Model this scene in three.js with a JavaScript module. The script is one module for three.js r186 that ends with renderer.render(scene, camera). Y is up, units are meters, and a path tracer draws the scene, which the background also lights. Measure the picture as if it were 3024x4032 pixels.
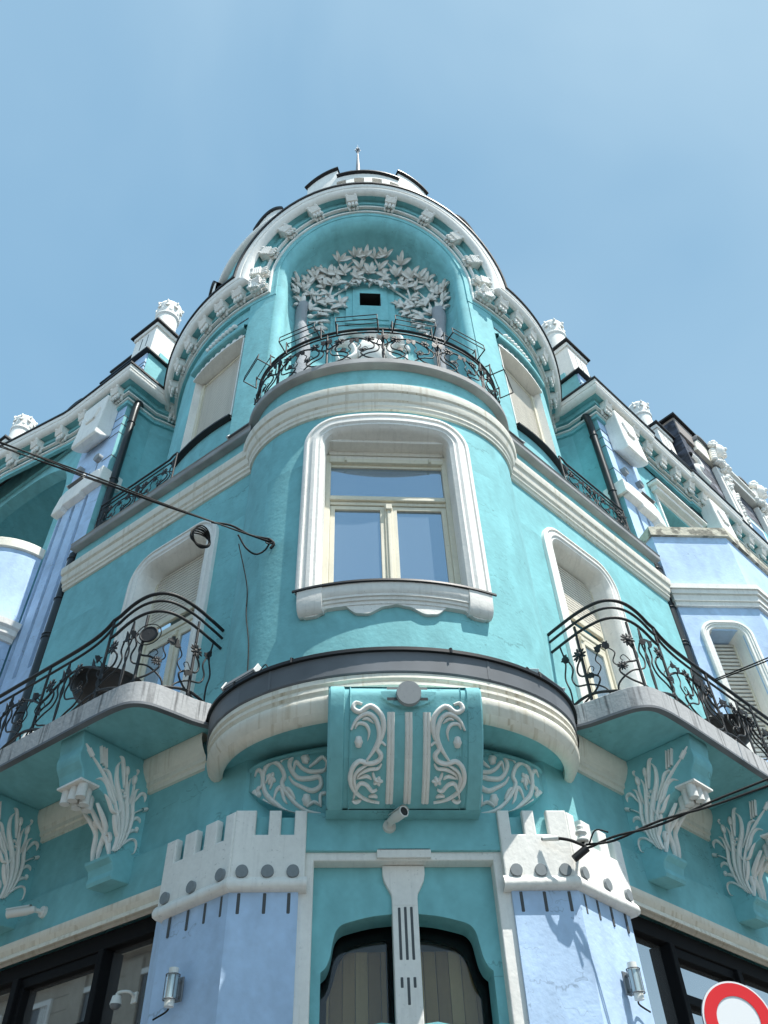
import * as THREE from 'three';
import { mergeGeometries, mergeVertices, toCreasedNormals } from 'three/addons/utils/BufferGeometryUtils.js';
import { RoundedBoxGeometry } from 'three/addons/geometries/RoundedBoxGeometry.js';
import { MarchingCubes } from 'three/addons/objects/MarchingCubes.js';

// ------------------------------------------------------------------ camera, sky, sun, exposure
const scene = new THREE.Scene();
const camera = new THREE.PerspectiveCamera(63.81, 768 / 1024, 0.1, 400);
{
  const d = Math.PI / 180, pitch = 45.8596 * d, roll = -2.37618 * d, yaw = -5.06183 * d;
  const toB = (v) => new THREE.Vector3(v[0] * Math.cos(yaw) + v[2] * Math.sin(yaw), v[1], -(v[0] * Math.sin(yaw) - v[2] * Math.cos(yaw)));
  const fw = [0, Math.sin(pitch), -Math.cos(pitch)], up0 = [0, Math.cos(pitch), Math.sin(pitch)];
  const c = Math.cos(roll), s = Math.sin(roll);
  const rt = [c, s * up0[1], s * up0[2]], up = [-s, c * up0[1], c * up0[2]];
  const X = toB(rt), Y = toB(up), Z = toB(fw).negate();
  camera.position.set(-0.6174, 1.6, 0);
  camera.quaternion.setFromRotationMatrix(new THREE.Matrix4().makeBasis(X, Y, Z));
}
const SUN_AZ = 47 * Math.PI / 180, SUN_EL = 64 * Math.PI / 180;
const sunDir = new THREE.Vector3(Math.sin(SUN_AZ) * Math.cos(SUN_EL), Math.sin(SUN_EL), Math.cos(SUN_AZ) * Math.cos(SUN_EL));
const sun = new THREE.DirectionalLight(new THREE.Color(1.0, 0.965, 0.90), 3.1);
sun.position.copy(sunDir).multiplyScalar(60).add(new THREE.Vector3(0, 8, -9));
sun.target.position.set(0, 8, -9);
sun.castShadow = true; sun.shadow.radius = 1; sun.shadow.mapSize.set(4096, 4096);
Object.assign(sun.shadow.camera, { left: -26, right: 26, top: 26, bottom: -26, near: 1, far: 140 });
scene.add(sun, sun.target);

function hash(x, y, s) { let h = (x * 374761393 + y * 668265263 + s * 1442695041) | 0; h = Math.imul(h ^ (h >>> 13), 1274126177); h ^= h >>> 16; return (h >>> 0) / 4294967295; }
function vnoise(x, y, per, seed) {          // tileable value noise
  const xi = Math.floor(x), yi = Math.floor(y), fx = x - xi, fy = y - yi;
  const m = (a) => ((a % per) + per) % per, sx = fx * fx * (3 - 2 * fx), sy = fy * fy * (3 - 2 * fy);
  const a = hash(m(xi), m(yi), seed), b = hash(m(xi + 1), m(yi), seed), c = hash(m(xi), m(yi + 1), seed), d = hash(m(xi + 1), m(yi + 1), seed);
  return a + (b - a) * sx + (c - a) * sy + (a - b - c + d) * sx * sy;
}
function fbm(x, y, per, oct, seed) { let s = 0, a = 0.5, n = 0; for (let i = 0; i < oct; i++) { s += a * vnoise(x, y, per, seed + i); n += a; a *= 0.5; x *= 2; y *= 2; per *= 2; } return s / n; }
let seed_ = 7; const rnd = () => { seed_ = (Math.imul(seed_, 1664525) + 1013904223) >>> 0; return seed_ / 4294967296; };
const rr = (a, b) => a + (b - a) * rnd();

{ // hazy summer sky, paler towards the sun
  const W = 1024, H = 512, data = new Float32Array(W * H * 4);
  for (let j = 0; j < H; j++) for (let i = 0; i < W; i++) {
    const el = ((j + 0.5) / H - 0.5) * Math.PI, az = ((i + 0.5) / W - 0.5) * 2 * Math.PI;
    const dir = [Math.cos(el) * Math.cos(az), Math.sin(el), Math.cos(el) * Math.sin(az)];
    const ang = Math.acos(Math.min(1, Math.max(-1, dir[0] * sunDir.x + dir[1] * sunDir.y + dir[2] * sunDir.z)));
    const e = Math.max(0, dir[1]);
    const n = fbm((i / W) * 8 + 1.5 * fbm((i / W) * 4, (j / H) * 4, 4, 3, 12), (j / H) * 8, 8, 5, 11) - 0.5;
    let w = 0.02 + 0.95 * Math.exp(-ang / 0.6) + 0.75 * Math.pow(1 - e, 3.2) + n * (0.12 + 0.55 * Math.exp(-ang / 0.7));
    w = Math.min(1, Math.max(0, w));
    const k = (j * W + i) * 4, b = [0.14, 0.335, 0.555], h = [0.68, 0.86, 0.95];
    for (let c = 0; c < 3; c++) data[k + c] = (b[c] + (h[c] - b[c]) * w) * (1 + 1.2 * Math.pow(1 - e, 2.6)) / 1.98;   // brightened towards the unseen hazy horizon, added to lift fill on shaded walls
    data[k + 3] = 1;
  }
  const sky = new THREE.DataTexture(data, W, H, THREE.RGBAFormat, THREE.FloatType);
  sky.mapping = THREE.EquirectangularReflectionMapping; sky.magFilter = sky.minFilter = THREE.LinearFilter; sky.colorSpace = THREE.LinearSRGBColorSpace; sky.needsUpdate = true;
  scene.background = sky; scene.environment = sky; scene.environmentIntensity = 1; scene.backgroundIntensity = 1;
}
const renderer = new THREE.WebGLRenderer({ antialias: true });
renderer.setSize(768, 1024); renderer.toneMapping = THREE.LinearToneMapping; renderer.toneMappingExposure = 2.25; renderer.shadowMap.enabled = true;

// ------------------------------------------------------------------ materials
function dataTex(N, fn, rep, srgb, M = N) {
  const d = new Uint8Array(N * M * 4);
  for (let j = 0; j < M; j++) for (let i = 0; i < N; i++) { const v = fn(i / N, j / M), k = (j * N + i) * 4; for (let c = 0; c < 3; c++) d[k + c] = Math.max(0, Math.min(255, 255 * (v.length ? v[c] : v))); d[k + 3] = 255; }
  const t = new THREE.DataTexture(d, N, M); t.wrapS = t.wrapT = THREE.RepeatWrapping; t.magFilter = THREE.LinearFilter; t.minFilter = THREE.LinearMipmapLinearFilter; t.generateMipmaps = true;
  t.repeat.set(rep[0], rep[1]); if (srgb) t.colorSpace = THREE.SRGBColorSpace; t.needsUpdate = true; return t;
}
// brushed, blotchy masonry paint
const paintMap = dataTex(1024, (u, v) => {
  const big = fbm(u * 4, v * 4, 4, 3, 1), brush = fbm(u * 24 + 3 * big, v * 9, 24, 3, 5) , fine = fbm(u * 64, v * 64, 64, 2, 9);
  let g = 0.945 + 0.12 * (big - 0.5) + 0.13 * (brush - 0.5) + 0.05 * (fine - 0.5);
  const cr = Math.abs(fbm(u * 7 + 0.6 * fine, v * 7, 7, 4, 15) - 0.5); if (cr < 0.006 && fbm(u * 5, v * 5, 5, 2, 18) > 0.62) g -= 0.16 * (1 - cr / 0.006);   // hairline cracks
  return [g * 0.985, g, g];
}, [0.34, 0.34], true);
const stuccoBump = dataTex(512, (u, v) => 0.5 + 0.7 * (fbm(u * 40, v * 40, 40, 4, 21) - 0.5) + 0.4 * (fbm(u * 8, v * 8, 8, 2, 31) - 0.5), [0.9, 0.9]);
const whiteMap = dataTex(1024, (u, v) => {
  const big = fbm(u * 5, v * 5, 5, 4, 41), fine = fbm(u * 60, v * 60, 60, 3, 44), streak = fbm(u * 60, v * 4, 60, 3, 47);
  let g = 0.965 + 0.07 * (big - 0.5) + 0.04 * (fine - 0.5) - 0.12 * Math.max(0, streak - 0.56);
  const sp = fbm(u * 90, v * 90, 90, 2, 49); if (sp > 0.78) g -= 0.22 * (sp - 0.78) * 4 * fbm(u * 6, v * 6, 6, 2, 52);
  return [g, g * 0.993, g * 0.975];
}, [0.6, 0.6], true);
const creamMap = dataTex(1024, (u, v) => { // white trim with rain streaks and specks of dirt
  const big = fbm(u * 5, v * 5, 5, 4, 141), fine = fbm(u * 60, v * 60, 60, 3, 144), streak = fbm(u * 70, v * 3, 70, 3, 147), m = fbm(u * 6, v * 3, 6, 2, 149);
  let g = 0.965 + 0.08 * (big - 0.5) + 0.05 * (fine - 0.5); const k = Math.max(0, streak - 0.52) * Math.max(0, m - 0.42) * 5; return [g - 0.2 * k, g * 0.993 - 0.24 * k, g * 0.97 - 0.3 * k];
}, [0.5, 0.5], true);
const slabMap = dataTex(1024, (u, v) => {     // rain streaks running down the balcony edges
  const n = fbm(u * 90, v * 3, 90, 3, 61), m = fbm(u * 14, v * 2, 14, 3, 63), f = fbm(u * 80, v * 80, 80, 2, 66);
  const s = Math.max(0, n - 0.5) * 2.4 * Math.min(1, Math.max(0, (m - 0.35) * 3));
  const g = 0.86 - 0.75 * s + 0.08 * (f - 0.5) + 0.10 * (m - 0.5);
  return [g, g, g];
}, [0.5, 0.9], true);
const zincMap = dataTex(512, (u, v) => { const g = 0.85 + 0.3 * (fbm(u * 6, v * 6, 6, 4, 71) - 0.5); return [g, g, g]; }, [0.5, 0.5], true);
const stoneMap = dataTex(512, (u, v) => { const a = fbm(u * 12 + 2 * fbm(u * 5, v * 5, 5, 3, 81), v * 30, 30, 4, 83); const g = 0.55 + 0.9 * (a - 0.5); return [g, g, g * 1.03]; }, [0.5, 0.5], true);
const C = (r, g, b) => new THREE.Color().setRGB(r, g, b);
const std = (c, rough, ex = {}) => new THREE.MeshStandardMaterial({ color: c, roughness: rough, ...ex });
const M = {
  teal: std(C(0.25, 0.575, 0.605), 0.88, { map: paintMap, bumpMap: stuccoBump, bumpScale: 0.0028 }),
  white: std(C(0.89, 0.88, 0.86), 0.8, { map: whiteMap, bumpMap: stuccoBump, bumpScale: 0.003 }),
  cream: std(C(0.84, 0.81, 0.74), 0.8, { map: creamMap, bumpMap: stuccoBump, bumpScale: 0.003 }),
  lav: std(C(0.545, 0.70, 0.93), 0.88, { map: paintMap, bumpMap: stuccoBump, bumpScale: 0.0028 }),
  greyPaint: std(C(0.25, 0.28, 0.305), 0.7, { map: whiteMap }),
  slot: std(C(0.09, 0.10, 0.11), 0.8, { map: whiteMap }),
  slab: std(C(0.62, 0.62, 0.62), 0.85, { map: slabMap, bumpMap: stuccoBump, bumpScale: 0.003 }),
  coping: std(C(0.46, 0.46, 0.455), 0.75, { map: zincMap, bumpMap: stuccoBump, bumpScale: 0.002 }),
  zinc: std(C(0.22, 0.235, 0.255), 0.65, { map: zincMap, metalness: 0.1 }),
  drip: std(C(0.018, 0.019, 0.022), 0.5, { map: zincMap, metalness: 0.2 }),
  iron: std(C(0.011, 0.011, 0.012), 0.6),
  pipe: std(C(0.035, 0.042, 0.045), 0.35, { map: zincMap, metalness: 0.35 }),
  frame: std(C(0.77, 0.725, 0.60), 0.6, { map: whiteMap }),
  shutter: std(C(0.80, 0.76, 0.69), 0.65, { map: whiteMap }),
  blackFrame: new THREE.MeshPhysicalMaterial({ color: C(0.008, 0.008, 0.009), roughness: 0.75, specularIntensity: 0.25 }),
  glass: new THREE.MeshPhysicalMaterial({ color: C(0.36, 0.47, 0.58), roughness: 0.02, metalness: 0.75 }),
  shopGlass: new THREE.MeshPhysicalMaterial({ color: C(0.42, 0.42, 0.42), roughness: 0.02, metalness: 0.85 }),
  clearGlass: new THREE.MeshPhysicalMaterial({ color: C(0.9, 0.9, 0.9), roughness: 0.02, transmission: 1, thickness: 0, ior: 1.35 }),
  dark: std(C(0.02, 0.02, 0.022), 0.2),
  room: std(C(0.5, 0.47, 0.42), 0.9),
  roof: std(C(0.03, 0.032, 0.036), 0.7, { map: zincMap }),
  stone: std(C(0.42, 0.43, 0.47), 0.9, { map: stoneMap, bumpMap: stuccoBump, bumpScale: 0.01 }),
  trunk: std(C(0.34, 0.36, 0.40), 0.85, { map: whiteMap, bumpMap: stuccoBump, bumpScale: 0.012 }),
  plate: std(C(0.62, 0.63, 0.62), 0.5),
  lampGrey: std(C(0.19, 0.20, 0.21), 0.5, { metalness: 0.3 }),
  plastic: std(C(0.74, 0.73, 0.68), 0.35),
  cable: std(C(0.008, 0.008, 0.008), 0.8),
};

// ------------------------------------------------------------------ helpers
const V = (x, y, z) => new THREE.Vector3(x, y, z);
const used = {};
function numbered(n) { used[n] = (used[n] || 0) + 1; return used[n] === 1 ? n : n + '_' + String(used[n] - 1).padStart(3, '0'); }
function tag(o, label, category, group) { o.userData.label = label; o.userData.category = category; if (group) o.userData.group = group; return o; }
function thing(name, pos, label, category, group) {
  const g = new THREE.Group(); g.name = numbered(name); g.position.copy(pos); scene.add(g); g.updateMatrixWorld(true); return tag(g, label, category, group);
}
function boxUV(g) {
  if (g.index) g = g.toNonIndexed();
  const p = g.attributes.position, uv = new Float32Array(p.count * 2);
  for (let i = 0; i < p.count; i += 3) {
    const ax = p.getX(i + 1) - p.getX(i), ay = p.getY(i + 1) - p.getY(i), az = p.getZ(i + 1) - p.getZ(i), bx = p.getX(i + 2) - p.getX(i), by = p.getY(i + 2) - p.getY(i), bz = p.getZ(i + 2) - p.getZ(i);
    const nx = Math.abs(ay * bz - az * by), ny = Math.abs(az * bx - ax * bz), nz = Math.abs(ax * by - ay * bx);
    for (let k = 0; k < 3; k++) {
      const x = p.getX(i + k), y = p.getY(i + k), z = p.getZ(i + k);
      const [u, v] = ny > nx && ny > nz ? [x + 0.37, z] : nx > nz ? [z * 1.02 + 0.31, y] : [x, y];
      uv[(i + k) * 2] = u; uv[(i + k) * 2 + 1] = v;
    }
  }
  g.setAttribute('uv', new THREE.BufferAttribute(uv, 2)); return g;
}
const clean = (g) => { if (!g.attributes.normal) g.computeVertexNormals(); for (const k of Object.keys(g.attributes)) if (!['position', 'normal', 'uv'].includes(k)) g.deleteAttribute(k); return g; };
// one named mesh out of world-space geometries, hung under parent (a Group at a world position) or the scene
function obj(name, geos, mat, parent = scene, keepUV = false) {
  const list = (Array.isArray(geos) ? geos : [geos]).filter(Boolean).map((g) => clean(keepUV ? (g.index ? g.toNonIndexed() : g) : boxUV(clean(g))));
  const m = new THREE.Mesh(list.length > 1 ? mergeGeometries(list) : list[0], mat);
  m.name = parent === scene ? numbered(name) : name; m.castShadow = m.receiveShadow = true;
  if (parent !== scene) { parent.updateWorldMatrix(true, false); const inv = parent.matrixWorld.clone().invert(); inv.decompose(m.position, m.quaternion, m.scale); }
  parent.add(m); return m;
}
// a mesh (or group) that shares a local-space prototype, placed by a world matrix
function place(name, geo, mat, mtx, parent = scene) {
  const m = geo instanceof THREE.Object3D ? geo.clone() : new THREE.Mesh(geo, mat); m.name = parent === scene ? numbered(name) : name; m.castShadow = m.receiveShadow = true;
  let w = mtx; if (parent !== scene) { parent.updateWorldMatrix(true, false); w = parent.matrixWorld.clone().invert().multiply(mtx); }
  w.decompose(m.position, m.quaternion, m.scale); parent.add(m); m.updateMatrixWorld(true); return m;
}
const basis = (X, Y, Z, P) => new THREE.Matrix4().makeBasis(X, Y, Z).setPosition(P);
const UP = V(0, 1, 0);
function grid(fn, nu, nv, flip = false) {
  const pos = [], idx = [];
  for (let i = 0; i <= nu; i++) for (let j = 0; j <= nv; j++) { const p = fn(i / nu, j / nv); pos.push(p.x, p.y, p.z); }
  for (let i = 0; i < nu; i++) for (let j = 0; j < nv; j++) { const a = i * (nv + 1) + j, b = a + nv + 1; flip ? idx.push(a, a + 1, b, b, a + 1, b + 1) : idx.push(a, b, a + 1, b, b + 1, a + 1); }
  const g = new THREE.BufferGeometry(); g.setAttribute('position', new THREE.Float32BufferAttribute(pos, 3)); g.setIndex(idx); g.computeVertexNormals(); return g;
}
// sweep a polyline profile [[a,b],...] along n stations; at(i, a, b) -> point.  creased so that arrises stay sharp
function sweep(n, profile, at, crease = 0.7, flip = false) {
  const g = grid((i, j) => { const p = profile[Math.round(j * (profile.length - 1))]; return at(Math.round(i * (n - 1)), p[0], p[1]); }, n - 1, profile.length - 1, flip);
  g.deleteAttribute('normal'); return toCreasedNormals(g, crease);
}
const xf = (g, m) => g.clone().applyMatrix4(m);
function box(x0, x1, y0, y1, z0, z1) { const g = new THREE.BoxGeometry(x1 - x0, y1 - y0, z1 - z0); g.translate((x0 + x1) / 2, (y0 + y1) / 2, (z0 + z1) / 2); return g; }
function rbox(x0, x1, y0, y1, z0, z1, r = 0.012, seg = 2) { const g = new RoundedBoxGeometry(x1 - x0, y1 - y0, z1 - z0, seg, Math.min(r, 0.49 * Math.min(x1 - x0, y1 - y0, z1 - z0))); g.translate((x0 + x1) / 2, (y0 + y1) / 2, (z0 + z1) / 2); return g; }
function extr(pts, z0, z1, holes = [], bevel = 0) {
  const sh = new THREE.Shape(pts.map((p) => new THREE.Vector2(p[0], p[1])));
  for (const h of holes) sh.holes.push(new THREE.Path(h.map((p) => new THREE.Vector2(p[0], p[1]))));
  const g = new THREE.ExtrudeGeometry(sh, { depth: z1 - z0 - 2 * bevel, bevelEnabled: bevel > 0, bevelSize: bevel, bevelThickness: bevel, bevelOffset: -bevel, bevelSegments: 2, curveSegments: 8 });
  g.translate(0, 0, z0 + bevel); return g;
}
const rect = (x0, x1, y0, y1) => [[x0, y0], [x1, y0], [x1, y1], [x0, y1]];
// rounded-top rectangle outline, counter-clockwise from bottom left
function doorPath(x0, x1, y0, y1, r, n = 8) {
  const p = [[x0, y0], [x1, y0]];
  for (let i = 0; i <= n; i++) { const a = (i / n) * Math.PI / 2; p.push([x1 - r + r * Math.cos(a), y1 - r + r * Math.sin(a)]); }
  for (let i = 0; i <= n; i++) { const a = Math.PI / 2 + (i / n) * Math.PI / 2; p.push([x0 + r + r * Math.cos(a), y1 - r + r * Math.sin(a)]); }
  return p;
}
function tube(pts, r, rad = 6, seg = 0, closed = false) {
  const c = new THREE.CatmullRomCurve3(pts, closed, 'centripetal'); return new THREE.TubeGeometry(c, seg || Math.max(4, pts.length * 4), r, rad, closed);
}
function rod(a, b, r0, r1 = r0, rad = 8) {
  const d = b.clone().sub(a), g = new THREE.CylinderGeometry(r1, r0, d.length(), rad); g.translate(0, d.length() / 2, 0);
  g.applyQuaternion(new THREE.Quaternion().setFromUnitVectors(UP, d.normalize())); g.translate(a.x, a.y, a.z); return g;
}
const cr2 = (pts, n) => new THREE.SplineCurve(pts.map((p) => new THREE.Vector2(p[0], p[1]))).getPoints(n);
// modelled plaster ridge along a 2-D curve on a surface: map(x, y, h) -> point h above the surface
function relief(pts, w, h, map, n = 0, prof = 'vine') {
  const c = cr2(pts, n || Math.max(8, pts.length * 4)), N = c.length, cs = [[-1, -0.3], [-0.92, 0.35], [-0.5, 0.85], [0, 1], [0.5, 0.85], [0.92, 0.35], [1, -0.3]];
  const at = (i, a, b) => {
    const t = i / (N - 1), p = c[i], q0 = c[Math.max(0, i - 1)], q1 = c[Math.min(N - 1, i + 1)];
    let dx = q1.x - q0.x, dy = q1.y - q0.y; const l = Math.hypot(dx, dy) || 1; dx /= l; dy /= l;
    const k = prof === 'vine' ? Math.min(1, 0.45 + 2.2 * Math.min(t, 1 - t)) : prof === 'leaf' ? Math.max(0.02, Math.pow(Math.sin(Math.PI * Math.min(1, 0.06 + t * 0.94)), 0.8)) : prof === 'taper' ? Math.max(0.05, 1 - 0.85 * t) : 1;
    return map(p.x - dy * a * w * k, p.y + dx * a * w * k, b * h * (prof === 'bar' ? 1 : Math.sqrt(k)));
  };
  return sweep(N, cs, at, 1.2);
}
function bud(x, y, rx, ry, h, map) { return grid((u, v) => { const a = u * Math.PI * 2, b = v * Math.PI / 2; const k = 1 + 0.09 * Math.cos(a * 6); return map(x + rx * k * Math.sin(b) * Math.cos(a), y + ry * k * Math.sin(b) * Math.sin(a), h * Math.cos(b) - 0.004); }, 14, 4); }

// ------------------------------------------------------------------ the corner building: reference frames
// building coordinates: x right, y up, D depth away from the camera side (world z = -D)
const BETA = 49.75 * Math.PI / 180, SB = Math.sin(BETA), CB = Math.cos(BETA), FX = 1.715, FD = 7.1;
const FP = (s, u, y, o) => V(s * (FX + u * SB + o * CB), y, -(FD + u * CB - o * SB));
// facade frame: local (s*u, y, o)
const FM = (s) => basis(V(SB, 0, -s * CB), UP, V(s * CB, 0, SB), V(s * FX, 0, -FD));
const FMX = { [-1]: FM(-1), [1]: FM(1) };
const fbox = (s, u0, u1, y0, y1, o0, o1, r) => { const a = Math.min(s * u0, s * u1), b = Math.max(s * u0, s * u1); return (r ? rbox(a, b, y0, y1, o0, o1, r) : box(a, b, y0, y1, o0, o1)).applyMatrix4(FMX[s]); };
const fpts = (s, pts) => { const p = pts.map(([u, y]) => [s * u, y]); return s < 0 ? p.reverse() : p; };
const fextr = (s, pts, o0, o1, holes = [], bevel = 0) => extr(fpts(s, pts), o0, o1, holes.map((h) => fpts(s, h)), bevel).applyMatrix4(FMX[s]);
const fmap = (s, o) => (u, y, h) => FP(s, u, y, o + h);
const cyl = (th, y, R, Dc) => V(R * Math.sin(th), y, -(Dc - R * Math.cos(th)));

const ground = obj('ground', (() => { const g = new THREE.PlaneGeometry(240, 240, 1, 1); g.rotateX(-Math.PI / 2); return g; })(), std(C(0.14, 0.137, 0.13), 0.95, { map: dataTex(512, (u, v) => { const g = 0.8 + 0.5 * (fbm(u * 30, v * 30, 30, 4, 91) - 0.5); return [g, g, g]; }, [0.3, 0.3], true) }));
ground.userData.kind = 'structure';
const pavement = obj('pavement', (() => { // kerbed pavement that follows the corner
  const e = (o) => [FP(-1, 22, 0, o), FP(-1, 0.4, 0, o), FP(1, 0.4, 0, o), FP(1, 22, 0, o)].map((p) => [p.x, -p.z]);
  const out = e(2.3), inn = e(-0.6); const g = extr([...out, ...inn.reverse()].map(([x, d]) => [x, d]).reverse(), 0, 0.12); g.rotateX(-Math.PI / 2); return g;
})(), std(C(0.36, 0.35, 0.33), 0.9, { map: zincMap }));
pavement.userData.kind = 'structure';

const B = thing('corner_building', V(0, 0, -9), 'turquoise and white art nouveau corner house with a round bay and arched niche above', 'building');
const part = (name, geos, mat, parent = B, keepUV) => obj(name, geos, mat, parent, keepUV);

// ------------------------------------------------------------------ ground floor corner: door wall, pilasters, capitals
{
  // teal wall behind and above the capitals
  const q = [FP(1, 0.02, 0, 0.035), FP(1, 0.02, 0, -0.4), FP(-1, 0.02, 0, -0.4), FP(-1, 0.02, 0, 0.035)].map((p) => [p.x, -p.z]);
  const plan = [[-1.33, 6.73], [1.33, 6.73], q[0], q[1], q[2], q[3]];
  globalThis.planUp = (pts, y0, y1) => { // prism over a plan polygon [[x, D], ...]
    const g = extr(pts.map(([x, d]) => [x, d]), y0, y1); g.rotateX(-Math.PI / 2); return g;      // (x, d, h) -> (x, h, -d)
  };
  part('wall', [planUp(plan, 4.40, 5.58), rbox(-0.84, 0.84, 4.405, 4.72, -6.80, -6.44, 0.01), box(-1.3, 1.3, 4.41, 4.70, -6.8, -6.66)], M.teal);
  // backs of the ground floor (closed, dark rooms)
  part('room_wall', [planUp([[-1.9, 7.9], [1.9, 7.9], [1.9, 8.1], [-1.9, 8.1]], 0, 5.5), box(-0.72, 0.72, 0, 0.02, -7.9, -6.75)], M.room);

  for (const s of [-1, 1]) {
    // lavender pilaster shaft, two faces meeting at a fold
    const O = (p) => [s * p[0], p[1]], shaft = [[0.82, 6.44], [1.34, 6.44], [1.90, 6.99], [2.02, 7.35], [0.82, 7.2]].map(O); if (s < 0) shaft.reverse();
    const pil = part('pilaster', planUp(shaft, 0, 4.5), M.lav); if (s > 0) pil.userData.label = 'lavender pilaster with sun on its faces';
    // capital: merlons on top, rounded foot
    const A = V(s * 0.775, 0, -6.405), Bf = V(s * 1.345, 0, -6.405), Cc = V(s * 1.955, 0, -6.985);
    const face = (P0, P1, notches, y1) => {
      const L = P1.clone().sub(P0), len = L.length(); L.normalize(); const X = s > 0 ? L : L.clone().negate(), Z = X.clone().cross(UP); const base = s > 0 ? P0 : P1;
      const m = basis(X, UP, Z, base); const N = s > 0 ? notches : notches.map(([a, b, c]) => [1 - b, 1 - a, c]).reverse();
      const pts = [[0, 4.16], [len, 4.16], [len, y1]];
      for (const [a, b, c] of N.slice().reverse()) pts.push([b * len, y1], [b * len, y1 - c], [a * len, y1 - c], [a * len, y1]);
      pts.push([0, y1]);
      const g = extr(pts, -0.06, 0.012, [], 0.012); 
      const foot = sweep(2, [[0.01, 4.19], [0.03, 4.165], [0.04, 4.135], [0.03, 4.105], [-0.005, 4.092], [-0.06, 4.09], [-0.13, 4.09]], (i, a, b) => V(i ? len + 0.017 : -0.017, b, a), 1.2, true);
      return { g: [g.applyMatrix4(m), foot.applyMatrix4(m)], m, len };
    };
    const f1 = face(A, Bf, [[0.17, 0.36, 0.2], [0.53, 0.71, 0.2]], 4.72), f2 = face(Bf, Cc, [[0.13, 0.25, 0.2], [0.42, 0.55, 0.2], [0.72, 0.85, 0.2]], 4.71);
    const cap = part('capital', [...f1.g, ...f2.g, planUp((s > 0 ? (p) => p : (p) => p.reverse())([[s * 0.79, 6.44], [s * 1.34, 6.44], [s * 1.92, 7.0], [s * 1.96, 7.25], [s * 0.79, 7.1]]), 4.095, 4.46)], M.white);
    cap.userData.label = 'white battlemented capital with grey bosses';
    part('wall', planUp((s > 0 ? (p) => p : (p) => p.reverse())([[s * 0.79, 6.475], [s * 1.32, 6.475], [s * 1.88, 7.03], [s * 1.95, 7.3], [s * 0.79, 7.1]]), 4.465, 4.695), M.teal);
    const bossG = new THREE.CylinderGeometry(0.047, 0.05, 0.035, 20); bossG.rotateX(Math.PI / 2); const bg = boxUV(clean(bossG));
    const slotG = boxUV(clean(rbox(-0.013, 0.013, -0.075, 0.075, -0.01, 0.004, 0.01)));
    const along = (f, k, y, z) => f.m.clone().multiply(new THREE.Matrix4().makeTranslation((s > 0 ? k : 1 - k) * f.len, y, z));
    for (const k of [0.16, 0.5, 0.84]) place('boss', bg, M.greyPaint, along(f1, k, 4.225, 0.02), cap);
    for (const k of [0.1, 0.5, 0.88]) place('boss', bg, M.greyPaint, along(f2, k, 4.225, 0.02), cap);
    for (const k of [0.2, 0.52, 0.86]) place('slot', slotG, M.slot, along(f1, k, 4.01, -0.034), pil);
    for (const k of [0.12, 0.34, 0.58, 0.84]) place('slot', slotG, M.slot, along(f2, k, 4.01, -0.03), pil);
    // white jamb of the door frame
    part('door_frame', rbox(s > 0 ? 0.71 : -0.83, s > 0 ? 0.83 : -0.71, 0, 4.4395, -6.75, -6.47, 0.012), M.white);
  }
  part('door_frame', [rbox(-0.829, 0.829, 4.34, 4.44, -6.749, -6.471, 0.012), rbox(-0.215, 0.215, 4.352, 4.428, -6.48, -6.44, 0.006)], M.white);
  // teal screen with two arched lights
  const half = (k) => { const c = cr2([[-0.638, 3.58], [-0.60, 3.615], [-0.572, 3.68], [-0.556, 3.76], [-0.535, 3.85], [-0.49, 3.905], [-0.40, 3.935], [-0.25, 3.968], [-0.085, 3.985]], 34).map((p) => [p.x, p.y]); return c; };
  const L = half(); const hl = [...L, [-0.085, 3.24], [-0.2, 3.255], [-0.32, 3.232], [-0.45, 3.19], [-0.638, 3.14]];
  const hr = hl.map(([x, y]) => [-x, y]).reverse();
  part('door_screen', extr(rect(-0.712, 0.712, 2.2, 4.342), -6.86, -6.60, [hl, hr]), M.teal);
  const post = part('door_post', [extr([[-0.098, 2.2], [0.098, 2.2], [0.1, 3.95], [0.1, 4.085], [0.105, 4.12], [0.13, 4.165], [0.158, 4.22], [0.168, 4.27], [0.168, 4.338], [-0.168, 4.338], [-0.168, 4.27], [-0.158, 4.22], [-0.13, 4.165], [-0.105, 4.12], [-0.1, 4.085], [-0.1, 3.95]], -6.66, -6.555, [], 0.008), box(-0.094, 0.094, 4.03, 4.034, -6.56, -6.5525)], M.white);
  const sl = (x, y0, y1) => { const g = boxUV(clean(rbox(-0.0105, 0.0105, y0, y1, -0.006, 0.004, 0.009))); place('slot', g, M.slot, new THREE.Matrix4().makeTranslation(x, 0, -6.555), post); };
  sl(-0.047, 3.645, 4.015); sl(0, 3.645, 4.02); sl(0.047, 3.645, 4.02); sl(-0.047, 3.46, 3.53); sl(0, 3.35, 3.528); sl(0.047, 3.46, 3.53);
  // glazing with dim boarding behind
  for (const s of [-1, 1]) {
    const w = part('window', box(s > 0 ? 0.09 : -0.66, s > 0 ? 0.66 : -0.09, 3.0, 4.05, -6.93, -6.925), M.clearGlass); w.userData.label = 'dark arched fanlight above the entrance';
    const bd = [C(0.42, 0.28, 0.12), C(0.55, 0.40, 0.19), C(0.33, 0.21, 0.09)].map((c) => std(c, 0.7, { map: whiteMap }));
    for (let k = 0; k < 6; k++) { const x = 0.07 + k * 0.1; obj('board', rbox(s > 0 ? x : -x - 0.096, s > 0 ? x + 0.096 : -x, 2.9, 3.86, -7.08 - 0.004 * (k % 2), -7.05 - 0.004 * (k % 2), 0.004), bd[(k * 2 + (s > 0)) % 3], w); }
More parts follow.
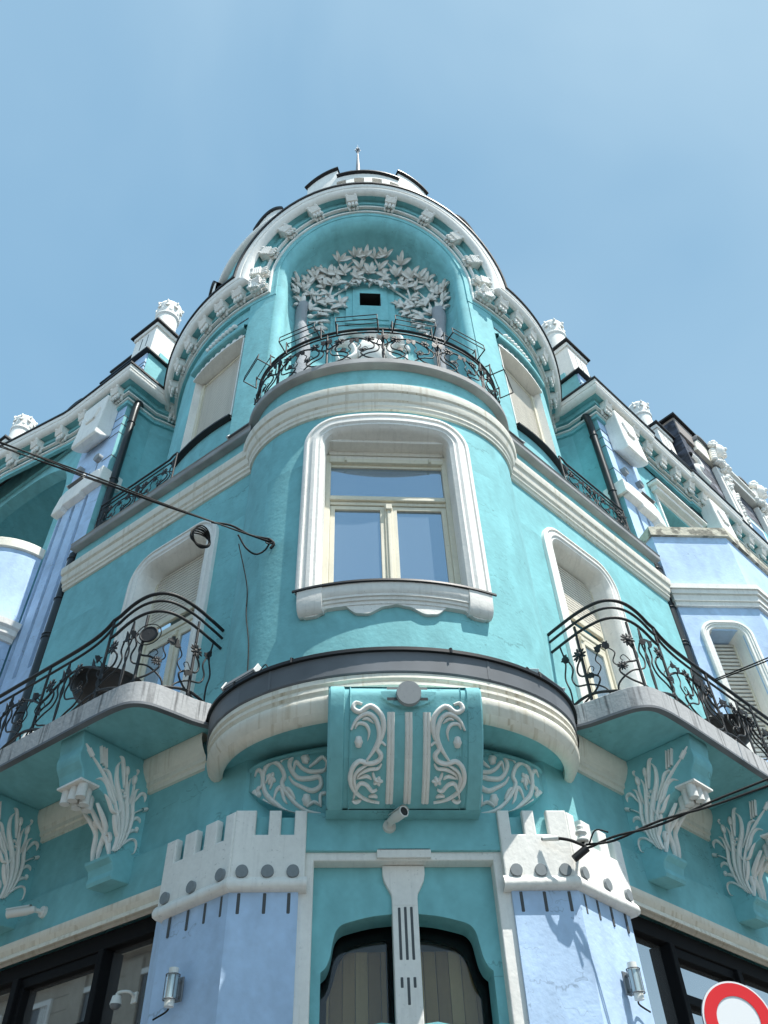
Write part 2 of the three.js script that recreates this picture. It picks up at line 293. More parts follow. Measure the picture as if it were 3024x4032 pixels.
    if (s < 0) obj('frame', extr(rect(-0.66, 0.66, 2.9, 4.1), -7.0, -6.94, [[...cr2([[-0.59, 3.5], [-0.55, 3.6], [-0.5, 3.76], [-0.4, 3.86], [-0.2, 3.91], [-0.13, 3.91]], 16).map((p) => [p.x, p.y]), [-0.13, 3.0], [-0.59, 3.0]], [...cr2([[-0.59, 3.5], [-0.55, 3.6], [-0.5, 3.76], [-0.4, 3.86], [-0.2, 3.91], [-0.13, 3.91]], 16).map((p) => [-p.x, p.y]), [0.13, 3.0], [0.59, 3.0]].reverse()]), M.blackFrame, w);
  }
}

// ------------------------------------------------------------------ street fronts, ground floor and first floor
const slatGeo = {};
function slats(parent, mtx, x0, x1, ys, pitch, mat) {   // a roller shutter made of single slats
  const k = (x1 - x0).toFixed(3) + pitch; const g = slatGeo[k] || (slatGeo[k] = boxUV(clean(extr([[-0.002, 0], [pitch * 0.2, pitch * 0.06], [pitch * 0.26, pitch * 0.42], [pitch * 0.18, pitch * 0.68], [-0.002, pitch * 0.74], [-0.012, pitch * 0.74], [-0.012, 0]].map(([z, y]) => [z, y]), 0, x1 - x0).applyMatrix4(new THREE.Matrix4().makeBasis(V(0, 0, 1), UP, V(-1, 0, 0))))));
  for (const y of ys) place('slat', g, mat, mtx.clone().multiply(new THREE.Matrix4().makeTranslation(x1, y, 0)), parent);
}
const range = (a, b, st) => { const r = []; for (let v = a; v < b - 1e-6; v += st) r.push(v); return r; };
// plaster surround: profile [inset, height] swept round a rounded-top path in local facade coordinates
function surround(path, prof, toW, crease = 0.9) {
  const n = path.length, out = [];
  const at = (i, a, h) => {
    const p = path[i], q0 = path[Math.max(0, i - 1)], q1 = path[Math.min(n - 1, i + 1)];
    let dx = q1[0] - q0[0], dy = q1[1] - q0[1]; const l = Math.hypot(dx, dy) || 1; return toW(p[0] - (dy / l) * a, p[1] + (dx / l) * a, h);
  };
  return sweep(n, prof, at, crease);
}
// open path (left jamb up, over, right jamb down) so that +a points inward
function jambPath(x0, x1, y0, y1, r, n = 8) { // goes right-bottom -> up -> left -> down : inward is to the left
  const p = [[x1, y0], [x1, y1 - r]];
  for (let i = 1; i <= n; i++) { const a = (i / n) * Math.PI / 2; p.push([x1 - r + r * Math.cos(a), y1 - r + r * Math.sin(a)]); }
  for (let i = 0; i <= n; i++) { const a = Math.PI / 2 + (i / n) * Math.PI / 2; p.push([x0 + r + r * Math.cos(a), y1 - r + r * Math.sin(a)]); }
  p.push([x0, y0]); return p;
}
for (const s of [-1, 1]) {
  const side = s < 0 ? 'left' : 'right';
  // frieze and fascia over the shop window
  part('wall', [fextr(s, [[0.0, 4.475], [3.9, 4.475], [3.9, 4.855], [0.0, 4.855]], -0.5, 0.045, [], 0.004), fbox(s, 0.0, 3.9, 4.85, 6.0, -0.5, 0.0)], M.teal);
  part('lintel_moulding', sweep(2, [[0.005, 4.335], [-0.06, 4.335], [-0.06, 4.342], [0.03, 4.345], [0.03, 4.37], [0.02, 4.385], [0.055, 4.42], [0.07, 4.45], [0.07, 4.474], [-0.02, 4.476]], (i, o, y) => FP(s, i ? 3.9 : 0.28, y, o), 0.5, s > 0), M.cream);
  part('cornice_moulding', sweep(2, [[0.0, 5.47], [0.03, 5.475], [0.035, 5.52], [0.055, 5.53], [0.06, 5.57], [0.085, 5.60], [0.12, 5.66], [0.14, 5.72], [0.14, 5.782], [0, 5.785]], (i, o, y) => FP(s, i ? 3.9 : 0.0, y, o), 0.5, s > 0), M.cream);
  // shop window: black frame, mullions and mirror-dark panes
  const sh = part('shop_window', [fbox(s, 0.30, 3.9, 4.19, 4.336, -0.30, -0.10, 0.01), fbox(s, 0.26, 0.33, 0.4, 4.19, -0.3, -0.1, 0.01), fbox(s, 1.155, 1.235, 0.4, 4.19, -0.27, -0.08, 0.01), fbox(s, 2.36, 2.45, 0.4, 4.19, -0.27, -0.08, 0.01), fbox(s, 3.6, 3.9, 0, 4.19, -0.27, -0.08, 0.01), fbox(s, 0.3, 3.9, 0.3, 0.45, -0.28, -0.08, 0.01)], M.blackFrame);
  sh.userData.label = 'wide shop window in a black frame';
  const tr = s > 0 ? 3.86 : 3.72;
  obj('transom', [fbox(s, 1.235, 2.36, 4.10, 4.19, -0.25, -0.12, 0.008), fbox(s, 1.235, 2.36, tr - 0.14, tr - 0.06, -0.25, -0.12, 0.008), fbox(s, 1.235, 1.29, tr - 0.1, 4.15, -0.25, -0.12, 0.008), fbox(s, 2.30, 2.36, tr - 0.1, 4.15, -0.25, -0.12, 0.008)], M.blackFrame, sh);
  for (const [a, b] of [[0.33, 1.155], [1.235, 2.36], [2.45, 3.6]]) obj('pane', fbox(s, a, b, 0.4, 4.19, -0.205, -0.195), M.shopGlass, sh);
  part('room_wall', [fbox(s, 0.2, 3.9, 0, 4.4, -0.75, -0.6)], M.room);

  // first floor wall with the balcony door opening
  const U0 = 0.60, U1 = 1.83, Y0 = 5.9, Y1 = 8.98;
  part('wall', [fextr(s, rect(-0.12, 3.68, 5.8, 10.40), -0.42, 0, [rect(U0, U1, Y0, Y1)]), fbox(s, 3.28, 3.68, 5.8, 10.40, -0.9, -0.42)], M.teal);
  // string course and terrace coping
  const ends = s < 0 ? 3.70 : 3.70;
  part('string_course', sweep(2, [[0, 9.575], [0.03, 9.58], [0.04, 9.62], [0.06, 9.635], [0.06, 9.68], [0.085, 9.70], [0.10, 9.76], [0.10, 9.80], [0.13, 9.82], [0.145, 9.88], [0.145, 9.93], [0.05, 9.955], [0, 9.96]], (i, o, y) => FP(s, i ? ends : -0.06, y, o), 0.55, s > 0), M.cream);
  part('terrace_coping', sweep(2, [[0, 10.365], [0.10, 10.365], [0.11, 10.38], [0.11, 10.445], [0.125, 10.46], [-2.2, 10.47]], (i, o, y) => FP(s, i ? 3.72 : -0.04, y, o), 0.4, s > 0), M.coping);
  part('terrace_floor', planUp((s > 0 ? (p) => p : (p) => p.reverse())([FP(s, 0, 0, -0.05), FP(s, 3.7, 0, -0.05), FP(s, 3.7, 0, -3.2), FP(s, 0, 0, -3.2)].map((p) => [p.x, -p.z])), 10.2, 10.42), M.roof);
  // balcony door: surround, reveal, shutter, leaves
  const toL = (x, y, h) => FP(s, x, y, h);
  const jp = jambPath(0.40, 2.02, 6.0, 9.16, 0.42, 10), rv = s > 0 ? jp : jp;
  const win = part('balcony_door', [
    surround(jp, [[0, -0.01], [0, 0.045], [0.03, 0.06], [0.045, 0.06], [0.05, 0.04], [0.09, 0.045], [0.10, 0.055], [0.13, 0.055], [0.15, 0.035], [0.175, 0.035], [0.185, 0.02], [0.2, 0.0], [0.215, -0.05], [0.22, -0.28]], toL, 0.6),
  ], M.white);
  if (s > 0) flip(win.geometry);
  win.userData.label = 'balcony door with half lowered roller shutter';
  obj('shutter_box', fbox(s, 0.60, 1.83, 8.82, 8.98, -0.330, -0.270, 0.01), M.shutter, win);
  slats(win, FMX[s].clone().multiply(new THREE.Matrix4().makeTranslation(0, 0, -0.25)), s > 0 ? 0.64 : -1.78, s > 0 ? 1.78 : -0.64, range(8.12, 8.9, 0.047), 0.047, M.shutter);
  obj('shutter_rail', fbox(s, 0.64, 1.78, 8.03, 8.115, -0.275, -0.230, 0.01), M.frame, win); obj('backing', fbox(s, 0.62, 1.81, 8.0, 8.9, -0.62, -0.60), M.room, win);
  obj('frame', [fbox(s, 0.60, 0.66, 6.0, 8.9, -0.320, -0.230, 0.01), fbox(s, 1.77, 1.83, 6.0, 8.9, -0.320, -0.230, 0.01), fbox(s, 0.66, 1.77, 7.86, 7.94, -0.310, -0.240, 0.01), fbox(s, 0.66, 1.77, 7.80, 7.855, -0.320, -0.255, 0.008)], M.frame, win);
  for (const [a, b] of [[0.665, 1.21], [1.225, 1.765]]) {
    const lf = obj('door_leaf', [fbox(s, a, a + 0.075, 6.02, 7.8, -0.300, -0.255, 0.008), fbox(s, b - 0.075, b, 6.02, 7.8, -0.300, -0.255, 0.008), fbox(s, a + 0.07, b - 0.07, 7.72, 7.8, -0.300, -0.255, 0.008), fbox(s, a + 0.07, b - 0.07, 6.02, 6.6, -0.300, -0.265, 0.008)], M.frame, win);
    obj('pane', fbox(s, a + 0.06, b - 0.06, 6.58, 7.74, -0.282, -0.276), M.glass, lf);
  }
  obj('astragal', [fbox(s, 1.19, 1.245, 6.02, 7.83, -0.260, -0.235, 0.012), fbox(s, 1.185, 1.25, 7.72, 7.79, -0.255, -0.215, 0.008)], M.frame, win);
  part('room_wall', fbox(s, 0.3, 2.1, 5.8, 9.4, -0.9, -0.8), M.room);
}
function flip(g, negate = true) { // reverse winding of a mesh whose frame is mirrored
  const p = g.attributes; for (const k of Object.keys(p)) { const a = p[k], n = a.itemSize; for (let i = 0; i < a.count; i += 3) for (let c = 0; c < n; c++) { const t = a.array[i * n + c]; a.array[i * n + c] = a.array[(i + 2) * n + c]; a.array[(i + 2) * n + c] = t; } }
  if (!negate) return g; const nn = p.normal; for (let i = 0; i < nn.array.length; i++) nn.array[i] *= -1;
}

// ------------------------------------------------------------------ balconies: slab, edge, consoles
const SLABPLAN = (() => { const c = cr2([[-0.16, 0.18], [-0.09, 0.36], [-0.04, 0.60], [0.02, 0.80], [0.13, 0.91], [0.3, 0.95], [0.55, 0.96], [0.8, 0.96]], 26).map((p) => [p.x, p.y]); c.push([2.0, 0.955], [3.7, 0.955]); return c; })();
function consoleGeo(s, uc) {
  const w = 0.17, T = (o, y, du) => FP(s, uc + du, y, o);
  const pr = [[-0.02, 5.79], [-0.02, 4.62], [0.24, 4.60], [0.255, 4.63], [0.245, 4.68], [0.265, 4.74], [0.31, 4.775], [0.315, 4.80], [0.26, 4.815], ...cr2([[0.255, 4.83], [0.262, 4.92], [0.30, 5.06], [0.37, 5.18], [0.46, 5.26], [0.56, 5.31]], 12).map((p) => [p.x, p.y]), [0.57, 5.33], [0.76, 5.33], [0.77, 5.355], ...cr2([[0.765, 5.36], [0.79, 5.43], [0.835, 5.49], [0.855, 5.56], [0.845, 5.63], [0.865, 5.72], [0.87, 5.785]], 12).map((p) => [p.x, p.y])];
  const g = extr(pr.slice().reverse(), -w, w, [], 0.012);           // (o, y, du)
  g.applyMatrix4(new THREE.Matrix4().makeBasis(V(s * CB, 0, SB), UP, V(s * SB, 0, -CB)).setPosition(FP(s, uc, 0, 0)));
  if (s > 0) { const h = g.index ? g.toNonIndexed() : g; flip(h, false); return h; } return g;
}
for (const s of [-1, 1]) {
  const plan = [...SLABPLAN, [3.7, -0.01], [-0.16, -0.01]], y0 = 5.785, y1 = 6.0;
  const pp = plan.map(([u, o]) => { const p = FP(s, u, 0, o); return [p.x, -p.z]; }); if (s < 0) pp.reverse();
  part('balcony_soffit', planUp(pp, y0 + 0.002, y1 - 0.03), M.teal);
  const n = SLABPLAN.length;
  const nrm = (i) => { const a = SLABPLAN[Math.max(0, i - 1)], b = SLABPLAN[Math.min(n - 1, i + 1)]; const dx = b[0] - a[0], dy = b[1] - a[1], l = Math.hypot(dx, dy); return [-dy / l, dx / l]; };
  const edge = part('balcony_slab', [
    sweep(n, [[-0.045, y0 - 0.03], [0.02, y0 - 0.03], [0.02, y0 - 0.005]], (i, a, b) => { const q = nrm(i); return FP(s, SLABPLAN[i][0] + q[0] * a, b, SLABPLAN[i][1] + q[1] * a); }, 0.5, s > 0),
  ], M.zinc);
  const eg = sweep(n, [[0.012, y0 - 0.02], [0.012, y1 - 0.01], [0.0, y1], [-0.9, y1]], (i, a, b) => { const q = nrm(i); return FP(s, SLABPLAN[i][0] + q[0] * (a < -0.5 ? 0 : a), b, a < -0.5 ? 0 : SLABPLAN[i][1] + q[1] * a); }, 0.5, s > 0);
  { // uv along the edge in metres so that the streaks run down
    const p = eg.attributes.position, uv = []; const inv = FMX[s].clone().invert(), v = V(0, 0, 0);
    for (let i = 0; i < p.count; i++) { v.fromBufferAttribute(p, i).applyMatrix4(inv); uv.push(s * v.x * 0.9 + v.z * 0.9 * (v.x * s < 0.3 ? 1 : 0), v.y); }
    eg.setAttribute('uv', new THREE.Float32BufferAttribute(uv, 2));
  }
  obj('edge', eg, M.slab, edge, true);
  // grooves scratched in the soffit beside the console
  for (const uc of [0.98, 2.62]) {
    const con = part('console', consoleGeo(s, uc), M.teal); con.userData.label = 'teal scroll console with white reed relief';
    // pegs under the nose
    const peg = clean(new THREE.CylinderGeometry(0.046, 0.046, 0.15, 14)); const pgm = boxUV(peg);
    for (const [du, o, y] of [[-0.11, 0.70, 5.275], [0.0, 0.70, 5.275], [0.11, 0.70, 5.275], [-0.055, 0.61, 5.25], [0.055, 0.61, 5.25], [0.0, 0.53, 5.24]]) place('peg', pgm, M.white, new THREE.Matrix4().setPosition(FP(s, uc + du, y, o)), con);
    obj('reglet', [fbox(s, uc - 0.17, uc + 0.17, 5.325, 5.345, 0.57, 0.78)], M.white, con);
    // reeds modelled on the cheek that faces the corner, wrapping the front at the foot
    const R = [];
    const cheek = (o, y, h) => FP(s, uc - 0.17 - h, y, o);
    const add = (pts, w, h = 0.028, prof = 'vine') => R.push(relief(pts, w * (prof === 'bar' ? 1 : 1.15), h * 1.2, cheek, 0, prof));
    add([[0.29, 4.83], [0.27, 4.95], [0.30, 5.1], [0.39, 5.27], [0.50, 5.40], [0.62, 5.5], [0.72, 5.57]], 0.012);
    add([[0.27, 4.83], [0.24, 4.98], [0.255, 5.14], [0.32, 5.3], [0.40, 5.44], [0.43, 5.58], [0.40, 5.66]], 0.026, 0.03, 'leaf');
    add([[0.25, 4.84], [0.21, 5.0], [0.21, 5.16], [0.25, 5.32], [0.27, 5.45], [0.25, 5.55]], 0.022, 0.03, 'leaf');
    add([[0.23, 4.86], [0.17, 5.02], [0.155, 5.18], [0.18, 5.32], [0.17, 5.44], [0.13, 5.48]], 0.018, 0.028, 'leaf');
    add([[0.22, 4.9], [0.14, 4.98], [0.08, 5.0], [0.05, 4.96], [0.055, 4.89], [0.085, 4.87]], 0.013, 0.026, 'taper');
    add([[0.2, 5.0], [0.13, 5.07], [0.08, 5.08]], 0.016, 0.024, 'leaf'); add([[0.19, 5.1], [0.12, 5.19], [0.075, 5.2], [0.05, 5.17]], 0.016, 0.024, 'leaf');
    add([[0.18, 5.2], [0.1, 5.27], [0.06, 5.295]], 0.007); add([[0.06, 5.295], [0.012, 5.32]], 0.02, 0.032, 'bar');
    add([[0.17, 5.32], [0.12, 5.42], [0.085, 5.45], [0.05, 5.43], [0.045, 5.38]], 0.016, 0.026, 'leaf');
    add([[0.22, 5.28], [0.205, 5.42], [0.21, 5.5]], 0.007); add([[0.21, 5.49], [0.215, 5.59]], 0.022, 0.036, 'leaf'); add([[0.2, 5.59], [0.19, 5.63], [0.21, 5.65]], 0.006);
    add([[0.27, 5.32], [0.30, 5.48], [0.31, 5.55]], 0.007); add([[0.31, 5.54], [0.325, 5.64]], 0.024, 0.036, 'leaf');
    add([[0.31, 5.42], [0.345, 5.55], [0.39, 5.68], [0.43, 5.70]], 0.018, 0.028, 'leaf');
    add([[0.34, 5.22], [0.42, 5.27], [0.50, 5.38], [0.57, 5.41], [0.63, 5.38]], 0.016, 0.026, 'leaf');
    add([[0.35, 5.28], [0.45, 5.4], [0.51, 5.49], [0.57, 5.50], [0.60, 5.46]], 0.016, 0.026, 'leaf'); add([[0.31, 5.16], [0.38, 5.17], [0.44, 5.24], [0.50, 5.29]], 0.013, 0.024, 'leaf');
    add([[0.30, 5.04], [0.33, 5.12], [0.30, 5.22], [0.33, 5.3]], 0.010); add([[0.24, 5.1], [0.29, 5.2], [0.27, 5.3]], 0.010); add([[0.26, 4.95], [0.31, 5.02], [0.36, 5.14]], 0.010);
    add([[0.72, 5.57], [0.78, 5.625]], 0.022, 0.032, 'bar'); add([[0.78, 5.62], [0.82, 5.66]], 0.009, 0.028, 'taper');
    for (const k of [0, 1, 2]) add([[0.55 + k * 0.03, 5.52 + k * 0.01], [0.60 + k * 0.03, 5.70]], 0.009, 0.03, 'bar');
    R.push(bud(0.075, 5.1, 0.022, 0.03, 0.03, cheek)); for (let k = 0; k < 5; k++) { const a = k * 1.257; R.push(bud(0.31 + 0.03 * Math.cos(a), 5.36 + 0.03 * Math.sin(a), 0.018, 0.018, 0.03, cheek)); }
    const front = (x, y, h) => { // runs down the curved face below the nose
      const oc = y < 4.82 ? 0.30 : y < 5.06 ? 0.262 + (y - 4.83) * 0.16 : 0.30 + (y - 5.06) * 1.02; return FP(s, uc + x, y - h * 0.4, oc + h);
    };
    for (const [a, b] of [[-0.10, 0.02], [0.06, -0.05], [0.13, 0.10]]) R.push(relief([[a, 4.83], [a * 0.7 + b * 0.3, 4.95], [b, 5.1], [b * 1.4, 5.24]], 0.022, 0.03, front, 0, 'vine'));
    R.push(relief([[0.02, 4.92], [-0.06, 5.02], [-0.1, 4.98], [-0.09, 4.93]], 0.014, 0.024, front), bud(0.05, 5.12, 0.04, 0.03, 0.03, front), bud(0.09, 5.1, 0.025, 0.025, 0.03, front));
    obj('reed_relief', R, M.white, con);
  }
}

// ------------------------------------------------------------------ round bay, first floor
const BC = 7.976;
// plan of the bay: half an ellipse whose flanks run straight back into the fronts
const bayTab = (() => { const a = 1.70, b = 1.16, Dc = 7.21, t = [[0, 0, Dc - b, 0, -1]]; let s = 0; for (let i = 1; i <= 400; i++) { const f = (i / 400) * Math.PI / 2, x = a * Math.sin(f), D = Dc - b * Math.cos(f), p = t[t.length - 1]; s += Math.hypot(x - p[1], D - p[2]); const nx = Math.sin(f) / a, nd = -Math.cos(f) / b, l = Math.hypot(nx, nd); t.push([s, x, D, nx / l, nd / l]); } t.push([s + 0.6, a, Dc + 0.6, 1, 0]); return t; })();
const bayAt = (x) => { const q = Math.min(Math.abs(x), bayTab[bayTab.length - 1][0] - 1e-4); let lo = 0, hi = bayTab.length - 1; while (hi - lo > 1) { const m = (lo + hi) >> 1; bayTab[m][0] <= q ? (lo = m) : (hi = m); } const A = bayTab[lo], Bq = bayTab[hi], f = (q - A[0]) / (Bq[0] - A[0]), g = Math.sign(x) || 1; return [g * (A[1] + (Bq[1] - A[1]) * f), A[2] + (Bq[2] - A[2]) * f, g * (A[3] + (Bq[3] - A[3]) * f), A[4] + (Bq[4] - A[4]) * f]; };
const bay = (x, y, h) => { const [px, D, nx, nd] = bayAt(x); return V(px + nx * h, y, -(D + nd * h)); };   // unrolled metres -> world
const BEND = 2.5;
{
  const TH = BEND + 0.2, hole = [-0.752, 0.752, 6.80, 9.29];
  const xs = [], N = 60; for (let i = 0; i <= N; i++) xs.push(-TH + (2 * TH * i) / N); xs.push(hole[0], hole[1]); xs.sort((a, b) => a - b);
  const ys = [5.5, hole[2], hole[3], 10.52], geos = [];
  for (let j = 0; j < 3; j++) { // bands of wall; the middle one leaves the window open
    for (const [a, b] of j === 1 ? [[-TH, hole[0]], [hole[1], TH]] : [[-TH, TH]]) { const n = Math.max(4, Math.round((b - a) / 0.07)); geos.push(grid((u, v) => bay(a + (b - a) * u, ys[j] + (ys[j + 1] - ys[j]) * v, 0), n, Math.max(1, Math.round((ys[j + 1] - ys[j]) * 2)))); }
  }
  part('bay_wall', geos, M.teal);
  part('bay_string_course', sweep(81, [[0, 9.62], [0.03, 9.625], [0.035, 9.66], [0.05, 9.68], [0.05, 9.74], [0.075, 9.76], [0.10, 9.83], [0.10, 9.87], [0.125, 9.885], [0.14, 9.95], [0.14, 10.0], [0.05, 10.03], [0, 10.035]], (i, h, y) => bay((i / 80 - 0.5) * 2 * BEND, y, h), 0.5), M.cream);
  part('bay_coping', sweep(81, [[0, 10.50], [0.10, 10.50], [0.115, 10.512], [0.115, 10.60], [0.10, 10.615], [-0.5, 10.62]], (i, h, y) => bay((i / 80 - 0.5) * 2 * BEND, y, h), 0.4), M.coping);
  part('niche_floor', planUp([[-1.75, 7.2], [1.75, 7.2], [1.75, 9], [-1.75, 9]], 10.3, 10.58), M.roof);
  // window surround and reveal
  const jp = jambPath(-0.985, 0.985, 6.84, 9.52, 0.40, 12);
  // keep the head straight but subdivided so that it follows the curve of the wall
  const dense = []; for (let i = 0; i < jp.length; i++) { const a = jp[i], b = jp[i + 1]; dense.push(a); if (b && Math.abs(b[0] - a[0]) > 0.5) for (let k = 1; k < 12; k++) dense.push([a[0] + (b[0] - a[0]) * k / 12, a[1] + (b[1] - a[1]) * k / 12]); }
  const win = part('bay_window', surround(dense, [[0, -0.01], [0, 0.05], [0.03, 0.065], [0.05, 0.065], [0.058, 0.045], [0.10, 0.05], [0.112, 0.062], [0.15, 0.062], [0.175, 0.04], [0.20, 0.04], [0.215, 0.02], [0.235, 0.0], [0.25, -0.05], [0.262, -0.30]], (x, y, h) => h < 0 ? bay(x, y, 0).add(V(0, 0, h)) : bay(x, y, h), 0.6), M.white);
  win.userData.label = 'first floor bay window with white moulded surround';
  const Z = -6.42;     // plane of the joinery
  obj('reveal_head', [box(-0.72, 0.72, 9.225, 9.28, Z - 0.1, -6.22)], M.white, win);
  obj('shutter_box', [rbox(-0.685, 0.685, 9.165, 9.24, Z - 0.06, Z + 0.05, 0.006), rbox(-0.68, 0.68, 9.13, 9.16, Z - 0.06, Z + 0.035, 0.006), rbox(-0.68, 0.68, 9.095, 9.125, Z - 0.06, Z + 0.045, 0.006)], M.shutter, win);
  obj('shutter_rail', [rbox(-0.675, 0.675, 9.02, 9.09, Z - 0.05, Z + 0.06, 0.01), rbox(-0.5, -0.47, 9.02, 9.08, Z + 0.05, Z + 0.09, 0.008), rbox(0.5, 0.53, 9.02, 9.08, Z + 0.05, Z + 0.09, 0.008)], M.frame, win);
  obj('frame', [rbox(-0.72, -0.655, 6.6, 9.16, Z - 0.06, Z + 0.04, 0.01), rbox(0.655, 0.72, 6.6, 9.16, Z - 0.06, Z + 0.04, 0.01), rbox(-0.66, 0.66, 8.375, 8.42, Z - 0.05, Z + 0.055, 0.012), rbox(-0.66, 0.66, 8.42, 8.47, Z - 0.05, Z + 0.03, 0.01), rbox(-0.66, 0.66, 8.32, 8.372, Z - 0.05, Z + 0.025, 0.01), rbox(-0.66, 0.66, 8.98, 9.03, Z - 0.05, Z + 0.01, 0.006)], M.frame, win);
  obj('mullion', [rbox(-0.045, 0.045, 6.6, 8.32, Z - 0.04, Z + 0.035, 0.008), rbox(-0.02, 0.02, 6.6, 8.3, Z + 0.03, Z + 0.055, 0.012), rbox(-0.035, 0.035, 8.22, 8.30, Z + 0.03, Z + 0.075, 0.008)], M.frame, win);
  obj('pane', box(-0.66, 0.66, 8.46, 9.0, Z - 0.02, Z - 0.014), M.glass, win).userData.label = 'top light';
  for (const s of [-1, 1]) {
    const a = s > 0 ? 0.04 : -0.655, b = s > 0 ? 0.655 : -0.04;
    const sash = obj('sash', [rbox(a, a + 0.055, 6.6, 8.31, Z - 0.035, Z + 0.015, 0.006), rbox(b - 0.055, b, 6.6, 8.31, Z - 0.035, Z + 0.015, 0.006), rbox(a + 0.05, b - 0.05, 8.255, 8.31, Z - 0.035, Z + 0.015, 0.006)], M.frame, win);
    obj('pane', box(a + 0.04, b - 0.04, 6.6, 8.27, Z - 0.018, Z - 0.012), M.glass, sash);
  }
  obj('handle', [rbox(-0.69, -0.66, 7.02, 7.05, Z + 0.03, Z + 0.1, 0.008), rbox(-0.69, -0.60, 7.03, 7.045, Z + 0.085, Z + 0.1, 0.006)], M.plate, win);
  part('room_wall', [box(-1.1, 1.1, 6, 9.6, -7.2, -7.1)], M.room);
  // sill: metal drip, white shelf with scroll ends and a wavy apron
  const sill = part('window_sill', sweep(25, [[-0.1, 6.90], [0.13, 6.815], [0.135, 6.79], [0.12, 6.785]], (i, h, y) => bay((i / 24 - 0.5) * 1.95, y, h), 0.5), M.drip);
  const S = 25, W = 1.84;
  obj('shelf', [sweep(S, [[-0.05, 6.78], [0.11, 6.79], [0.108, 6.73], [0.10, 6.69], [0.085, 6.67], [0.085, 6.645], [0.068, 6.64], [0.065, 6.61], [0.05, 6.605], [0.048, 6.57], [0, 6.565]], (i, h, y) => bay((i / (S - 1) - 0.5) * W, y, h), 0.5)], M.white, sill);
  for (const s of [-1, 1]) { // scrolled ends
    const pr = [[0, 6.535], [0.045, 6.525], [0.075, 6.54], [0.098, 6.575], [0.112, 6.63], [0.118, 6.70], [0.12, 6.788], [0, 6.788]];
    const a = s * 0.93, b = s * 0.69; const g1 = sweep(4, pr, (i, h, y) => bay(a + (b - a) * i / 3, y, h), 0.6, s > 0);
    const cap = (x, f) => grid((u, v) => { const q = pr[Math.min(pr.length - 1, Math.round(v * (pr.length - 1)))]; return bay(x, 6.66 + (q[1] - 6.66) * u, 0.05 + (q[0] - 0.05) * u); }, 1, pr.length - 1, f);
    obj('scroll', [g1, cap(b, s < 0), cap(a, s > 0)], M.white, sill);
  }
  { // apron with a wavy lower edge
    const low = (x) => { const a = Math.abs(x), K = [[0, 6.567], [0.1, 6.545], [0.28, 6.466], [0.36, 6.475], [0.52, 6.592], [0.62, 6.58], [0.78, 6.51], [0.86, 6.515], [0.95, 6.56]]; let i = 0; while (i < K.length - 2 && a > K[i + 1][0]) i++; const t = Math.min(1, (a - K[i][0]) / (K[i + 1][0] - K[i][0])), w = t * t * (3 - 2 * t); return K[i][1] + (K[i + 1][1] - K[i][1]) * w; };
    const n = 90, X = (u) => (u - 0.5) * 1.88;
    obj('apron', [grid((u, v) => bay(X(u), low(X(u)) + (6.62 - low(X(u))) * v, 0.04), n, 2), grid((u, v) => bay(X(u), low(X(u)), 0.04 * v), n, 1)], M.white, sill);
  }
  // projecting ledge, white ring moulding, soffit
  const LM = (f, y, R) => { const k = R - 2.25, q = Math.max(-1, Math.min(1, f)), x = (1.72 + k) * Math.sin(q * Math.PI / 2), D = 6.98 - (1.26 + k) * Math.cos(q * Math.PI / 2) + 0.5 * Math.max(0, Math.abs(f) - 1); return V(x, y, -D); };
  globalThis.ledgeAt = LM; const TE = (i, n) => { const v = (i / (n - 1) - 0.5) * 2.4; return v; };
  part('bay_ledge', sweep(61, [[2.20, 5.79], [2.275, 5.79], [2.27, 5.60], [2.26, 5.588], [2.2, 5.585]], (i, R, y) => LM(TE(i, 61), y, R), 0.4), M.zinc).userData.label = 'grey metal clad ledge round the bay';
  part('ledge_flashing', sweep(61, [[1.8, 5.93], [2.20, 5.85], [2.295, 5.83], [2.305, 5.82], [2.305, 5.79], [2.27, 5.788]], (i, R, y) => LM(TE(i, 61), y, R), 0.4), M.drip);
  for (const t of [-0.62, -0.36, 0.15, 0.5]) part('seam', sweep(3, [[1.95, 5.905], [2.21, 5.862], [2.309, 5.835], [2.311, 5.785]], (i, R, y) => LM(t + (i - 1) * 0.004, y, R + (i === 1 ? 0.006 : 0)), 0.6), M.drip);
  for (const t of [-0.45, 0.28]) part('seam', sweep(3, [[2.277, 5.786], [2.273, 5.60]], (i, R, y) => LM(t + (i - 1) * 0.005, y, R + (i === 1 ? 0.004 : 0)), 0.6), M.zinc);
  part('ring_moulding', sweep(61, [[2.2, 5.588], [2.255, 5.585], [2.258, 5.54], [2.235, 5.52], [2.235, 5.505], [2.25, 5.50], [2.25, 5.475], [2.225, 5.455], [2.222, 5.44], [2.24, 5.43], [2.248, 5.40], [2.235, 5.36], [2.20, 5.305], [2.165, 5.27], [2.12, 5.255], [2.09, 5.27], [2.09, 5.34]], (i, R, y) => LM(TE(i, 61), y, R), 0.8), M.cream).userData.label = 'white ring moulding under the bay';
  part('bay_soffit', grid((u, v) => LM((u - 0.5) * 2.2, 5.33 + 0.02 * v, 1.3 + 0.84 * v), 48, 2, true), M.teal);
  // bowl with floral relief either side of the panel
  const bowl = (x, v, h = 0) => { const k = Math.min(1, Math.abs(x) / 1.29), yb = 4.685 + 0.36 * Math.pow(k, 4), yt = 5.27 - 0.06 * k * k; return V(x, yb + (yt - yb) * v - h * 0.25, -(6.735 - 0.38 * Math.pow(Math.max(0, 1 - Math.pow(x / 1.295, 2)), 0.6) * (0.68 + 0.32 * Math.sqrt(v)) - h)); };
  const BX = (u) => 1.294 * Math.sin((u - 0.5) * Math.PI);
